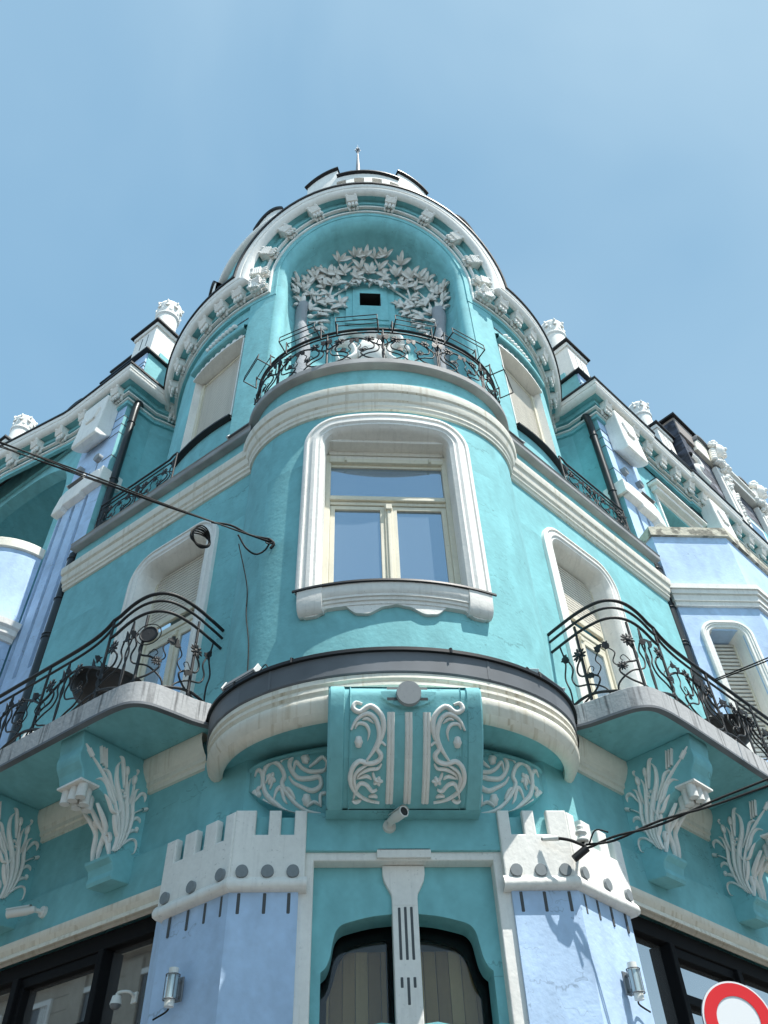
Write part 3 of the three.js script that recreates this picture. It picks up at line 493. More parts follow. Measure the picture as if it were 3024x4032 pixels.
  const bw = part('bay_bowl', [grid((u, v) => bowl(BX(u), v), 60, 8), grid((u, v) => { const p = bowl(BX(u), 1); return V(p.x * (1 + 0.01 * Math.sin(v * Math.PI)), p.y + 0.05 * v, p.z + 0.022 * Math.sin(v * Math.PI)); }, 60, 4), grid((u, v) => { const p = bowl(BX(u), 0); return V(p.x, p.y, p.z + (-6.75 - p.z) * v); }, 60, 1, true), grid((u, v) => { const p = bowl(BX(u), 1); return V(p.x, p.y + 0.05 + 0.03 * v, p.z + (-6.75 - p.z) * v); }, 60, 1)], M.teal);
  for (const s of [-1, 1]) {
    const map = (px, py, h) => { // traced in sheet units, 320 wide, from the panel outwards
      const k = (525 - px) / 320, yt = 435 + 110 * k, yb = 690 - 80 * Math.pow(Math.max(0, k), 3), v = 1 - (py - yt) / (yb - yt); return bowl(s * (0.615 + 0.645 * k), Math.min(0.99, Math.max(0.01, v)), h);
    };
    const R = [], add = (pts, w0 = 8, h = 0.034, p = 'vine') => { const w = w0 * 1.12, g = relief(pts, w, h, map, 0, p); if (s > 0) flip(g); R.push(g); };
    add([[228, 610], [248, 590], [240, 552], [222, 545], [212, 565]], 7); add([[500, 678], [440, 672], [385, 645], [335, 592], [342, 560], [322, 527], [290, 512], [262, 530], [248, 572], [266, 622], [312, 655], [362, 680], [430, 686]], 9);
    add([[322, 512], [342, 482], [370, 480], [362, 520], [398, 560], [450, 556], [490, 545], [496, 578], [462, 600], [420, 592], [382, 580], [362, 560]], 9); add([[380, 545], [388, 502], [414, 520], [452, 530], [505, 518], [518, 500]], 8);
    add([[445, 515], [470, 492], [500, 465], [520, 480], [515, 500]], 7); add([[300, 650], [312, 612], [330, 604], [346, 640], [362, 656]], 8, 0.028, 'leaf'); add([[262, 590], [278, 560], [290, 585], [282, 610]], 6); add([[500, 655], [497, 612], [525, 600]], 7);
    add([[255, 640], [300, 668], [350, 690], [420, 697], [505, 697]], 8); add([[350, 600], [372, 612], [392, 640]], 7); add([[440, 660], [470, 640], [500, 650]], 6);
    for (const [x, y, r] of [[428, 482, 20], [440, 635, 20]]) { const g = bud(x, y, r, r * 1.2, 0.045, map); R.push(g); }
    for (const [x, y] of [[285, 572], [226, 617]]) for (let k = 0; k < 4; k++) { const a = k * Math.PI / 2 + 0.4; add([[x, y], [x + 12 * Math.cos(a), y + 12 * Math.sin(a)], [x + 24 * Math.cos(a), y + 24 * Math.sin(a)]], 9, 0.03, 'leaf'); }
    obj('floral_relief', R, M.white, bw).userData.label = 'white whiplash vine relief';
  }
  // S-curved panel in the middle
  const prof = new THREE.SplineCurve([[5.69, 5.43], [5.668, 5.385], [5.665, 5.33], [5.70, 5.2], [5.78, 5.05], [5.91, 4.9], [6.08, 4.76], [6.27, 4.66]].map((p) => new THREE.Vector2(p[0], p[1]))).getSpacedPoints(40);
  const pan = (x, t, h) => { const k = Math.min(prof.length - 1.001, Math.max(0, t * (prof.length - 1))), i = Math.floor(k), f = k - i, a = prof[i], b = prof[i + 1]; const D = a.x + (b.x - a.x) * f, y = a.y + (b.y - a.y) * f, tx = b.x - a.x, ty = b.y - a.y, l = Math.hypot(tx, ty); return V(x, y + h * (-tx / l) , -(D + h * (ty / l))); };
  const w = 0.625, bev = 0.02;
  const pg = part('bay_panel', [
    sweep(41, [[-w, -0.5], [-w, -0.06], [-w + 0.006, -0.012], [-w + bev, 0], [-0.5, 0], [-0.49, -0.018], [-0.455, -0.018], [-0.45, 0.0], [-0.44, -0.012], [0.44, -0.012], [0.45, 0.0], [0.455, -0.018], [0.49, -0.018], [0.5, 0], [w - bev, 0], [w - 0.006, -0.012], [w, -0.06], [w, -0.5]], (i, x, h) => h < -0.3 ? V(x, prof[i].y, -6.6) : pan(x, i / 40, h), 0.5, true),
    grid((u, v) => { const p = pan((u - 0.5) * 2 * w, 1, 0); return V(p.x, p.y, p.z + (-6.62 - p.z) * v); }, 1, 1, true), grid((u, v) => { const p = pan((u - 0.5) * 2 * w, 0, 0); return V(p.x, p.y, p.z + (-6.62 - p.z) * v); }, 1, 1),
  ], M.teal); pg.userData.label = 'curved teal panel with a round boss';
  const pm = (px, py, h) => pan((px - 848) * 0.00196, 0.03 + (py - 175) * 0.00185, h - 0.012);
  for (const x of [785, 858, 932]) obj('rib', [relief([[x, 283], [x, 400], [x, 540], [x, 668]], 9, 0.022, (a, b, h) => pm(a - 7, b, h), 30, 'bar'), relief([[x, 283], [x, 400], [x, 540], [x, 668]], 9, 0.022, (a, b, h) => pm(a + 7, b, h), 30, 'bar')], M.white, pg);
  for (const s of [-1, 1]) {
    const map = (px, py, h) => pm(s < 0 ? px : 1712 - px, py, h); const R = [], add = (pts, wd = 9, h = 0.034, p = 'vine') => { const g = relief(pts, wd * 1.05, h, map, 0, p); if (s > 0) flip(g); R.push(g); };
    add([[668, 250], [642, 244], [632, 268], [660, 282], [702, 258], [744, 292], [756, 340], [747, 388], [726, 420]], 11); add([[624, 356], [648, 312], [690, 290], [722, 312], [738, 362], [734, 402], [714, 442], [688, 480]], 10);
    add([[640, 352], [652, 330], [682, 334], [697, 364], [690, 402]], 8, 0.03, 'leaf'); add([[764, 418], [745, 404], [730, 430], [746, 456], [736, 480], [700, 492], [660, 482], [632, 512], [625, 562], [645, 612], [690, 650], [745, 666]], 10);
    add([[700, 492], [655, 522], [640, 560], [652, 612]], 7); add([[750, 490], [735, 512], [700, 516], [662, 536], [650, 562]], 8, 0.03, 'leaf'); add([[714, 526], [724, 556], [746, 566]], 6); add([[735, 602], [714, 610], [690, 582], [666, 576], [650, 602], [640, 644]], 8);
    add([[634, 652], [650, 662], [672, 650]], 7); add([[700, 636], [722, 632], [738, 642]], 8, 0.03, 'leaf'); add([[655, 555], [690, 545], [712, 560]], 8, 0.028, 'leaf'); add([[668, 315], [690, 310], [716, 330]], 7, 0.028, 'leaf');
    R.push(bud(655, 404, 17, 26, 0.045, map)); for (let k = 0; k < 5; k++) { const a = k * 1.257; add([[736, 566], [736 + 11 * Math.cos(a), 566 + 11 * Math.sin(a)], [736 + 22 * Math.cos(a), 566 + 22 * Math.sin(a)]], 8, 0.03, 'leaf'); }
    obj('floral_relief', R, M.white, pg).userData.label = 'white whiplash vine relief';
  }
  // half round plate with slots and the boss
  obj('plate', grid((u, v) => { const a = -Math.PI * u, r = v; const x = 0.225 * Math.cos(a) * r, dy = 118 * Math.sin(a) * r * -0.55; return pan(x + 0.02, 0.075 + dy * 0.00185, 0.02 + 0.004 * (1 - v)); }, 24, 3), M.teal, pg);
  for (const [x0, x1] of [[-0.155, -0.06], [0.075, 0.175]]) for (const t of [0.045, 0.125]) obj('slot', grid((u, v) => pan(x0 + (x1 - x0) * u, t + 0.022 * v, 0.026), 2, 2, true), M.slot, pg);
  const c0 = pan(0.02, 0.10, 0), n0 = pan(0.02, 0.10, 1).sub(c0).normalize(); const bg = new THREE.CylinderGeometry(0.098, 0.102, 0.05, 32); bg.applyQuaternion(new THREE.Quaternion().setFromUnitVectors(UP, n0)); bg.translate(c0.x + n0.x * 0.045, c0.y + n0.y * 0.045, c0.z + n0.z * 0.045);
  obj('boss', bg, std(C(0.34, 0.36, 0.38), 0.7, { map: whiteMap }), pg);
}

// ------------------------------------------------------------------ round tower, second floor
const TC = 10.95, TR = 3.8, tow = (x, y, h) => cyl(x / TR, y, TR + h, TC);
const AY = 15.6, AW = 1.8, RY = 14.95;              // arch springing, half width (unrolled), underside of the cornice
{
  const W0 = 2.36, W1 = 3.70, WY0 = 11.72, WY1 = 13.98, FAR = 6.2;
  for (const s of [-1, 1]) {
    const geos = [];
    const q = (a, b, y0, y1, h = 0) => geos.push(grid((u, v) => tow(s * (a + (b - a) * u), y0 + (y1 - y0) * v, h), Math.max(2, Math.round((b - a) / 0.1)), Math.max(1, Math.round(y1 - y0)), s < 0));
    q(2.30, W0, 10.3, RY + 0.05); q(W0, W1, 10.3, WY0); q(W0, W1, WY1, RY + 0.05); q(W1, FAR, 10.3, RY + 0.05);
    q(1.78, 2.30, 10.3, RY + 0.05, 0.05);
    geos.push(grid((u, v) => tow(s * 2.30, 10.3 + (RY + 0.05 - 10.3) * v, 0.05 * u), 1, 2, s > 0));
    part('tower_wall', geos, M.teal);
  }
  // niche: rounded edge, then a concave shell closed by a half dome
  const shell = []; const NP = 18, prof = [];
  for (let i = 0; i <= 5; i++) { const a = (i / 5) * Math.PI / 2; prof.push([0.26 * Math.sin(a), -0.05 + 0.27 * (1 - Math.cos(a))]); }
  for (let i = 1; i <= 12; i++) { const a = (i / 12) * 1.19; prof.push([0.26 + 1.53 * (1 - Math.cos(a)), 0.22 + 0.85 * Math.sin(a)]); }
  const st = []; for (let i = 0; i <= 10; i++) st.push([-1, 10.3 + (AY - 10.3) * i / 10, 0]); for (let i = 1; i < 32; i++) st.push([0, 0, Math.PI - Math.PI * i / 32]); for (let i = 10; i >= 0; i--) st.push([1, 10.3 + (AY - 10.3) * i / 10, 0]);
  part('niche_shell', sweep(st.length, prof, (i, a, d) => {
    const [sd, y, an] = st[i], r = Math.max(0.0, 1.79 - a); const x = sd ? sd * r : r * Math.cos(an), yy = sd ? y : AY + r * Math.sin(an);
    const bul = TR - Math.sqrt(TR * TR - x * x); return V(x, yy, -(TC - TR + bul + d));
  }, 1.4, true), M.teal).userData.label = 'deep arched niche with rounded edges';
  // windows of the tower
  for (const s of [-1, 1]) {
    const ang = s * (W0 + W1) / 2 / TR, Xd = V(Math.cos(ang), 0, -Math.sin(ang) * -1 * -1), out = V(Math.sin(ang), 0, Math.cos(ang)), X = V(Math.cos(ang), 0, -Math.sin(ang));
    const ch = 2 * (TR - 0.22) * Math.sin((W1 - W0) / 2 / TR), m = basis(X, UP, out, cyl(ang, 0, TR - 0.24, TC));
    const lb = (x0, x1, y0, y1, z0, z1, r) => (r ? rbox(x0, x1, y0, y1, z0, z1, r) : box(x0, x1, y0, y1, z0, z1)).applyMatrix4(m);
    const ring = [[W0, WY0], [W0, WY1], [W1, WY1], [W1, WY0]], rv = [];
    const seg = (a, b) => rv.push(grid((u, v) => tow(s * (a[0] + (b[0] - a[0]) * u), a[1] + (b[1] - a[1]) * u, -0.26 * v), 6, 1, s < 0));
    seg(ring[0], ring[1]); seg(ring[1], ring[2]); seg(ring[2], ring[3]);
    const win = part('tower_window', rv, M.white); win.userData.label = 'tower window with its roller shutter closed';
    obj('frame', [lb(-ch / 2 - 0.02, -ch / 2 + 0.05, WY0, WY1 - 0.02, 0, 0.05, 0.008), lb(ch / 2 - 0.05, ch / 2 + 0.02, WY0, WY1 - 0.02, 0, 0.05, 0.008), lb(-ch / 2, ch / 2, WY1 - 0.075, WY1 - 0.015, -0.04, 0.03, 0.008)], M.frame, win);
    slats(win, m.clone().multiply(new THREE.Matrix4().makeTranslation(0, 0, 0.0)), -ch / 2 + 0.05, ch / 2 - 0.05, range(WY0 + 0.02, WY1 - 0.09, 0.055), 0.055, M.shutter);
    obj('backing', lb(-ch / 2, ch / 2, WY0, WY1, -0.32, -0.30), M.room, win);
    obj('sill', sweep(9, [[0.0, WY0 + 0.03], [0.10, WY0 - 0.01], [0.10, WY0 - 0.045], [0, WY0 - 0.05]], (i, h, y) => tow(s * (W0 - 0.03 + (W1 - W0 + 0.06) * i / 8), y, h), 0.4, s < 0), M.drip, win);
    obj('trim', [sweep(13, [[0, WY1 - 0.012], [0.05, WY1 - 0.012], [0.05, WY1 + 0.03], [0, WY1 + 0.035]], (i, h, y) => tow(s * (W0 - 0.02 + (W1 - W0 + 0.04) * i / 12), y, h), 0.4, s < 0), sweep(2, [[0, 0], [0.03, 0], [0.03, 1]], (i, h, k) => tow(s * (W0 - 0.012 + 0.02 * k), WY0 + (WY1 - WY0) * i, h), 0.4, s > 0)], M.white, win);
    for (let k = 0; k < 9; k++) { const a = W0 + 0.04 + k * 0.145; obj('merlon', sweep(3, [[0, WY1 + 0.03], [0.04, WY1 + 0.03], [0.04, WY1 + 0.105], [0, WY1 + 0.107]], (i, h, y) => tow(s * (a + 0.075 * i / 2), y, h), 0.4, s < 0), M.white, win); }
    part('hood', sweep(15, [[0, WY1 + 0.14], [0.10, WY1 + 0.15], [0.12, WY1 + 0.17], [0.12, WY1 + 0.25], [0.05, WY1 + 0.34], [0.04, WY1 + 0.42], [0, WY1 + 0.43]], (i, h, y) => tow(s * (2.31 + (W1 + 0.04 - 2.31) * i / 14), y, h), 0.5, s < 0), M.teal);
    const gar = []; for (let k = 0; k < 9; k++) { const a = W0 + 0.28 + k * 0.09; const g = new THREE.SphereGeometry(0.055, 8, 6); g.scale(1.1, 0.9, 0.7); const c = tow(s * a, WY1 + 0.60, 0.03); g.translate(c.x, c.y, c.z); gar.push(g); }
    part('garland', gar, M.white); part('groove', sweep(9, [[0.002, WY1 + 0.63], [0.012, WY1 + 0.635], [0.012, WY1 + 0.655], [0.002, WY1 + 0.66]], (i, h, y) => tow(s * (2.33 + (W1 - 2.33) * i / 8), y, h), 0.4, s < 0), M.slot);
  }
  // back of the niche: stepped panels and the small square opening
  const rec = part('niche_panel', [extr(rect(-0.62, 0.62, 14.95, 16.6), -8.26, -8.13, [rect(-0.2, 0.2, 15.6, 16.06)]), extr(rect(-0.75, 0.75, 10.4, 15.3), -8.28, -8.16), extr(rect(-0.69, 0.69, 10.5, 15.42), -8.22, -8.14, [], 0.01), extr(rect(-0.47, 0.47, 14.98, 16.55), -8.22, -8.09, [rect(-0.2, 0.2, 15.6, 16.06)], 0.01), extr(rect(-0.34, 0.34, 15.1, 16.5), -8.2, -8.065, [rect(-0.2, 0.2, 15.6, 16.06)], 0.008)], M.teal);
  obj('opening', [box(-0.24, 0.24, 15.59, 16.07, -9.1, -9.08), box(-0.24, -0.197, 15.59, 16.07, -9.1, -8.069), box(0.197, 0.24, 15.59, 16.07, -9.1, -8.069), box(-0.197, 0.197, 16.057, 16.1, -9.1, -8.069), box(-0.197, 0.197, 15.56, 15.603, -9.1, -8.069)], M.roof, rec);  // shade put into the colour: dark roof lining makes the hole read black
}

// ------------------------------------------------------------------ cornice: profile swept along horizontal runs and over the niche arch
const P_TEAL = [[-0.02, 0], [0.055, 0.0], [0.055, 0.085], [0.03, 0.09], [0.03, 0.2], [0.085, 0.205], [0.085, 0.31], [0.14, 0.315], [0.14, 0.44], [0.29, 0.45]];
const P_FIL1 = [[0.03, 0.085], [0.085, 0.087], [0.09, 0.095], [0.09, 0.122], [0.03, 0.125]], P_FIL2 = [[0.08, 0.2], [0.135, 0.203], [0.14, 0.21], [0.14, 0.232], [0.08, 0.235]];
const P_GUT = [[0.255, 0.45], [0.258, 0.41], [0.275, 0.402], [0.30, 0.405], [0.33, 0.418], [0.36, 0.445], [0.38, 0.48], [0.385, 0.515], [0.372, 0.538], [0.385, 0.54], [0.395, 0.55], [0.40, 0.65]], P_DRIP = [[0.395, 0.648], [0.43, 0.65], [0.432, 0.69], [0.2, 0.71], [-0.3, 0.76]];
const modBody = (() => { // block with ribbed front, x along the wall, y up, z out
  const g = [rbox(-0.12, 0.12, 0.225, 0.42, 0.0, 0.26, 0.014), rbox(-0.13, 0.13, 0.385, 0.43, 0.0, 0.30, 0.012)];
  for (let k = 0; k < 4; k++) { const c = new THREE.CylinderGeometry(0.023, 0.023, 0.25, 8); c.rotateZ(Math.PI / 2); c.translate(0, 0.245 + k * 0.043, 0.255 + k * 0.010); g.push(c); }
  for (const x of [-0.095, 0.095]) { const c = new THREE.SphereGeometry(0.042, 8, 6); c.translate(x, 0.405, 0.29); g.push(c); }
  return mergeGeometries(g.map((q) => clean(boxUV(clean(q)))));
})();
const modPeg = boxUV(clean(new THREE.CapsuleGeometry(0.037, 0.085, 3, 10)));
function modillion(m, parent) {
  const b = place('modillion', modBody, M.white, m.clone().multiply(new THREE.Matrix4().makeTranslation(0, 0.02, 0)).multiply(new THREE.Matrix4().makeScale(0.88, 0.95, 0.92)), parent);
  for (const z of [0.08, 0.175]) for (const x of [-0.08, 0, 0.08]) { const p = new THREE.Mesh(modPeg, M.white); p.name = 'peg'; p.position.set(x, 0.175, z + 0.03); p.castShadow = p.receiveShadow = true; b.add(p); }
}
function corniceRun(n, at, flipIt, label) {
  const c = part('cornice', sweep(n, P_TEAL, at, 0.5, flipIt), M.teal); if (label) c.userData.label = label;
  obj('fillet', sweep(n, P_FIL1, at, 0.5, flipIt), M.white, c); obj('fillet', sweep(n, P_FIL2, at, 0.5, flipIt), M.white, c);
  obj('gutter', sweep(n, P_GUT, at, 0.45, flipIt), M.white, c); obj('flashing', sweep(n, P_DRIP, at, 0.4, flipIt), M.drip, c); return c;
}
{
  // stations: [s, y, ds/dv, dy/dv] in unrolled tower metres
  const st = []; for (let s = -6.0; s < -AW - 0.05; s += 0.12) st.push([s, RY, 0, 1]);
  st.push([-AW, RY, -1, 1]); st.push([-AW, RY + 0.3, -1, 0.54]); st.push([-AW, AY, -1, 0]);
  for (let i = 1; i < 44; i++) { const a = Math.PI - (Math.PI * i) / 44; st.push([AW * Math.cos(a), AY + AW * Math.sin(a), Math.cos(a), Math.sin(a)]); }
  const mir = st.slice(0, st.findIndex((q) => q[1] === AY) + 1).map(([a, b, c, d]) => [-a, b, -c, d]).reverse(); st.push(...mir);
  const at = (i, t, v) => { const q = st[i]; return q[2] === 0 && q[3] === 1 && q[1] === RY ? tow(Math.sign(q[0]) * Math.max(Math.abs(q[0]), AW + v), RY + v, t) : tow(q[0] + q[2] * v, q[1] + q[3] * v, t); };   // mitred where the run turns up into the arch
  const co = corniceRun(st.length, at, false, 'bracketed cornice that rises in an arch over the niche');
  const put = (s, y, ds, dy) => { const ang = (s + ds * 0.2) / TR, out = V(Math.sin(ang), 0, Math.cos(ang)), tx = V(Math.cos(ang), 0, -Math.sin(ang)), Y = tx.clone().multiplyScalar(ds).addScaledVector(UP, dy).normalize(), X = Y.clone().cross(out); modillion(basis(X, Y, out, tow(s, y, 0.02)), co); };
  for (const s of [-1, 1]) {
    for (const a of [2.1, 2.48, 2.9, 3.36, 3.88, 4.42, 4.95]) put(s * a, RY, 0, 1);
    for (const a of [10, 30.5, 50, 69, 87.5]) { const r = a * Math.PI / 180; put(s * AW * Math.sin(r), AY + AW * Math.cos(r), s * Math.sin(r), Math.cos(r)); }
    put(s * AW, 15.2, s, 0);
  }
  // thin edge round the niche and roof behind
  part('niche_arris', sweep(st.length, [[0.0, -0.03], [0.06, -0.03], [0.06, 0.005], [0, 0.006]], (i, t, v) => { const q = st[i]; return tow(q[0] + q[2] * v * (q[1] === RY && q[3] === 1 && Math.abs(q[0]) > AW ? 0 : 1), q[1] + (Math.abs(q[0]) > AW + 0.01 && q[3] === 1 ? v : q[3] * v), t); }, 0.5), M.teal);
  for (const sd of [-1, 1]) part('roof', grid((u, v) => { const t = sd * (0.62 + (Math.PI - 0.62) * u), R = 3.9 * (1 - v); return cyl(t, 15.66 + 2.6 * v * 0.9, Math.max(R, 0.01), TC); }, 30, 4, sd < 0), M.roof);
  part('roof', sweep(33, [[2.05, 8.5], [2.05, 10.6], [0, 10.62]], (i, r, D) => { const a = Math.PI * i / 32; return V(r * Math.cos(a), AY + r * Math.sin(a), -D); }, 1, true), M.roof);
  part('wall', [sweep(33, [[1.78, 0], [2.44, 0]], (i, r) => { const a = Math.PI * i / 32, x = r * Math.cos(a); return V(x, AY + r * Math.sin(a), -(TC - TR + TR - Math.sqrt(TR * TR - x * x) + 0.03)); }, 1, true)], M.teal);
}

// ------------------------------------------------------------------ set-back upper fronts beyond the tower
const WO = -0.34;                          // plane of the upper fronts
function planCornice(s, pts, label) {      // pts [[u, o], ...] along the wall, cornice hung on the outside
  const n = pts.length, nr = pts.map((p, i) => {
    const d = (a, b) => { const dx = b[0] - a[0], dy = b[1] - a[1], l = Math.hypot(dx, dy); return [-dy / l, dx / l]; };
    const n0 = i ? d(pts[i - 1], p) : null, n1 = i < n - 1 ? d(p, pts[i + 1]) : null; if (!n0) return n1; if (!n1) return n0;
    const mx = n0[0] + n1[0], my = n0[1] + n1[1], k = 2 / (mx * mx + my * my); return [mx * k, my * k];
  });
  return corniceRun(n, (i, t, v) => FP(s, pts[i][0] + nr[i][0] * t, RY + v, pts[i][1] + nr[i][1] * t), s > 0, label);
}
const fMod = (s, u, o, parent, ang = 0) => { const X = V(SB, 0, -s * CB), Z = V(s * CB, 0, SB); if (ang) { const q = new THREE.Quaternion().setFromAxisAngle(UP, s * ang); X.applyQuaternion(q); Z.applyQuaternion(q); } modillion(basis(X, UP, Z, FP(s, u, RY, o + 0.02)), parent); };
const CU = 4.26;                           // pier corner
for (const s of [-1, 1]) {
  const bulge = (u) => s < 0 ? 0.34 * Math.max(0, Math.min(1, (u - 5.9) / 2)) : 0;
  const pts = [[CU - 0.35, -1.75], [CU - 0.02, -0.95], [CU, WO]];
  if (s > 0) pts.push([5.78, WO], [5.80, WO - 0.05], [7.9, WO - 0.05], [7.92, WO - 0.01], [9.6, WO - 0.01], [9.62, WO - 0.06], [14, WO - 0.06]);
  else for (let u = 5.6; u <= 11.6; u += 0.2) pts.push([u, WO + bulge(u) * 0.9]);
  const co = planCornice(s, pts, s < 0 ? 'bracketed cornice over the curved loggia' : 'bracketed cornice along the street front');
  for (const u of s > 0 ? [4.42, 5.42, 5.98, 6.55, 7.12, 7.7, 8.25, 9.2, 9.8, 10.4, 11.0, 11.6, 12.2] : [4.42, 5.42, 6.12, 6.8, 7.5, 8.2, 8.9, 9.6]) fMod(s, u, WO - (s > 0 && u > 5.8 ? 0.04 : 0) + bulge(u) * 0.9, co);
  fMod(s, CU - 0.2, -1.3, co, -Math.PI / 2 * 0.72);
  // recessed side wall with its arched doorway, and the upper wall
  const inner = [[CU - 0.35, -1.75], [CU - 0.02, -0.95], [CU, WO]], nx = 0.0;
  const faceM = (a, b) => { const A = FP(s, a[0], 0, a[1]), Bq = FP(s, b[0], 0, b[1]); let X = Bq.clone().sub(A); const L = X.length(); X.normalize(); let base = A; if (s < 0) { X.negate(); base = Bq; } const Z = X.clone().cross(UP); return { m: basis(X, UP, Z, base), L }; };
  const f1 = faceM(inner[0], inner[1]), f2 = faceM(inner[1], inner[2]);
  const arch = (x0, x1, y0, y1) => { const p = [[x0, y0], [x1, y0]], r = (x1 - x0) / 2, c = (x0 + x1) / 2; for (let i = 0; i <= 12; i++) { const a = (i / 12) * Math.PI; p.push([c + r * Math.cos(a), y1 - r + r * Math.sin(a)]); } return p; };
  const ar = s > 0 ? arch(f1.L * 0.18, f1.L * 0.98, 10.45, 12.25) : arch(f1.L * 0.02, f1.L * 0.82, 10.45, 12.25);
  part('wall', [extr(rect(0, f1.L, 10.3, RY + 0.3), -0.2, 0, [ar]).applyMatrix4(f1.m), box(0, f2.L, 10.3, RY + 0.3, -0.3, 0).applyMatrix4(f2.m), box(0, f1.L, 10.4, 12.4, -0.62, -0.6).applyMatrix4(f1.m)], M.teal);
  // pier between the corner and the first window: lavender with flutes
  const PE = 5.42;
  const fl = [[4.60, 4.70], [4.95, 5.05], [5.29, 5.39]], FB = [8.86, 8.82, 8.5], FT = [12.52, 12.48, 12.44];
  const pier = part('pier', fextr(s, [[CU - 0.56, 6.0], [PE, 6.0], [PE, RY + 0.02], [CU, RY + 0.02], [CU, 10.3], [CU - 0.56, 10.3]], WO - 0.5, WO, fl.map(([a, b], k) => [[a, FB[k]], [b, FB[k]], [b, FT[k]], [(a + b) / 2, FT[k] + 0.09], [a, FT[k]]])), M.lav);
  pier.userData.label = 'lavender fluted pier with white scroll bracket';
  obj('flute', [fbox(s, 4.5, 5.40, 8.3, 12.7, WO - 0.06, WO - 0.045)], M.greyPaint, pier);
  // grooves at the top of the pier
  for (const y of [14.62, 14.36, 14.1, 13.0 + 0.42]) obj('groove', [fbox(s, CU - 0.004, CU + 0.27, y, y + 0.022, WO - 0.3, WO + 0.006)], M.slot, pier);
  // scroll band
  const bp = [[CU - 0.04, 12.62], [CU + 0.42, 12.62], [CU + 0.46, 12.56], [CU + 0.92, 12.56], [CU + 0.96, 12.48], [PE + 0.04, 12.46], [PE + 0.03, 12.6], [PE - 0.02, 12.72], [PE - 0.06, 12.86], [PE - 0.22, 12.95], [CU + 0.2, 12.98], [CU + 0.02, 12.93], [CU - 0.06, 12.82]];
  obj('band', fextr(s, bp, WO - 0.02, WO + 0.14, [], 0.02), M.white, pier);
  obj('band_return', fbox(s, CU - 0.1, CU + 0.0, 12.62, 12.95, WO - 0.32, WO + 0.138, 0.02), M.white, pier);
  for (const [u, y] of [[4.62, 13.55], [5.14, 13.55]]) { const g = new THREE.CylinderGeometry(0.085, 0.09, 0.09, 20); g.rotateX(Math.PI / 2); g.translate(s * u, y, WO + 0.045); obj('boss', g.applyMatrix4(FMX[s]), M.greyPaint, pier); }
  for (const [u, y, l] of [[4.66, 13.14, 0.3], [4.84, 13.1, 0.26], [5.02, 13.08, 0.22]]) obj('slot', fbox(s, u - 0.012, u + 0.012, y, y + l, WO - 0.01, WO + 0.004, 0.008), M.slot, pier);
  // big scroll bracket
  const bp2 = [[0.0, RY + 0.25], [0, 14.2], [0.02, 14.16], [0.1, 14.08], [0.2, 14.02], [0.30, 14.0], [0.335, 14.03], [0.34, 14.1], [0.325, 14.35], [0.315, 14.7], [0.31, RY + 0.25]];
  const bm = new THREE.Matrix4().makeBasis(V(s * CB, 0, SB), UP, V(s * SB, 0, -CB));
  for (const [uc, o] of s > 0 ? [[4.88, WO], [8.62, WO]] : [[4.88, WO]]) {
    const g = extr(bp2.slice().reverse(), -0.36, 0.36, [], 0.025); g.applyMatrix4(bm.clone().setPosition(FP(s, uc, 0, o)));
    const gg = g.index ? g.toNonIndexed() : g; if (s > 0) flip(gg, false);
    const br = part('bracket', gg, M.white); br.userData.label = 'large white scroll bracket under the cornice';
    obj('ornament', [relief([[uc - 0.22, 14.86], [uc - 0.1, 14.62], [uc + 0.06, 14.62], [uc + 0.2, 14.84]], 0.03, 0.04, fmap(s, o + 0.315), 16, 'bar'), relief([[uc - 0.14, 14.58], [uc + 0.1, 14.58]], 0.028, 0.04, fmap(s, o + 0.32), 6, 'bar')], M.white, br);
  }
  // plain upper wall behind the piers
  if (s > 0) part('wall', fextr(s, [[PE - 0.1, 6], [13.9, 6], [13.9, RY + 0.2], [PE - 0.1, RY + 0.2]], WO - 0.6, WO - 0.10, [rect(6.22, 7.62, 11.3, 13.96), rect(9.0, 10.0, 11.3, 13.9)]), M.teal);
  else { // loggia arch in the curved front
    const ap = cr2([[5.78, 10.5], [5.78, 13.2], [5.84, 13.9], [6.05, 14.32], [6.4, 14.55], [6.9, 14.72], [7.6, 14.8], [8.3, 14.8]], 40).map((p) => [p.x, p.y]); ap.push([8.9, 14.7], [8.9, 10.5]);
    const g = fextr(s, rect(PE - 0.1, 11.5, 6, RY + 0.2), WO - 0.35, WO - 0.08, [ap]); part('wall', [g, fbox(s, PE - 0.1, 9, 10.4, RY + 0.2, -2.6, -2.5), fbox(s, PE - 0.12, PE + 0.33, 10.4, RY + 0.2, -2.5, WO - 0.3), fbox(s, CU + 0.1, 9.2, RY + 0.05, RY + 0.68, -2.7, WO - 0.02), fbox(s, PE - 0.1, 9, 10.2, 10.4, -2.5, WO - 0.3)], M.teal);
  }
}

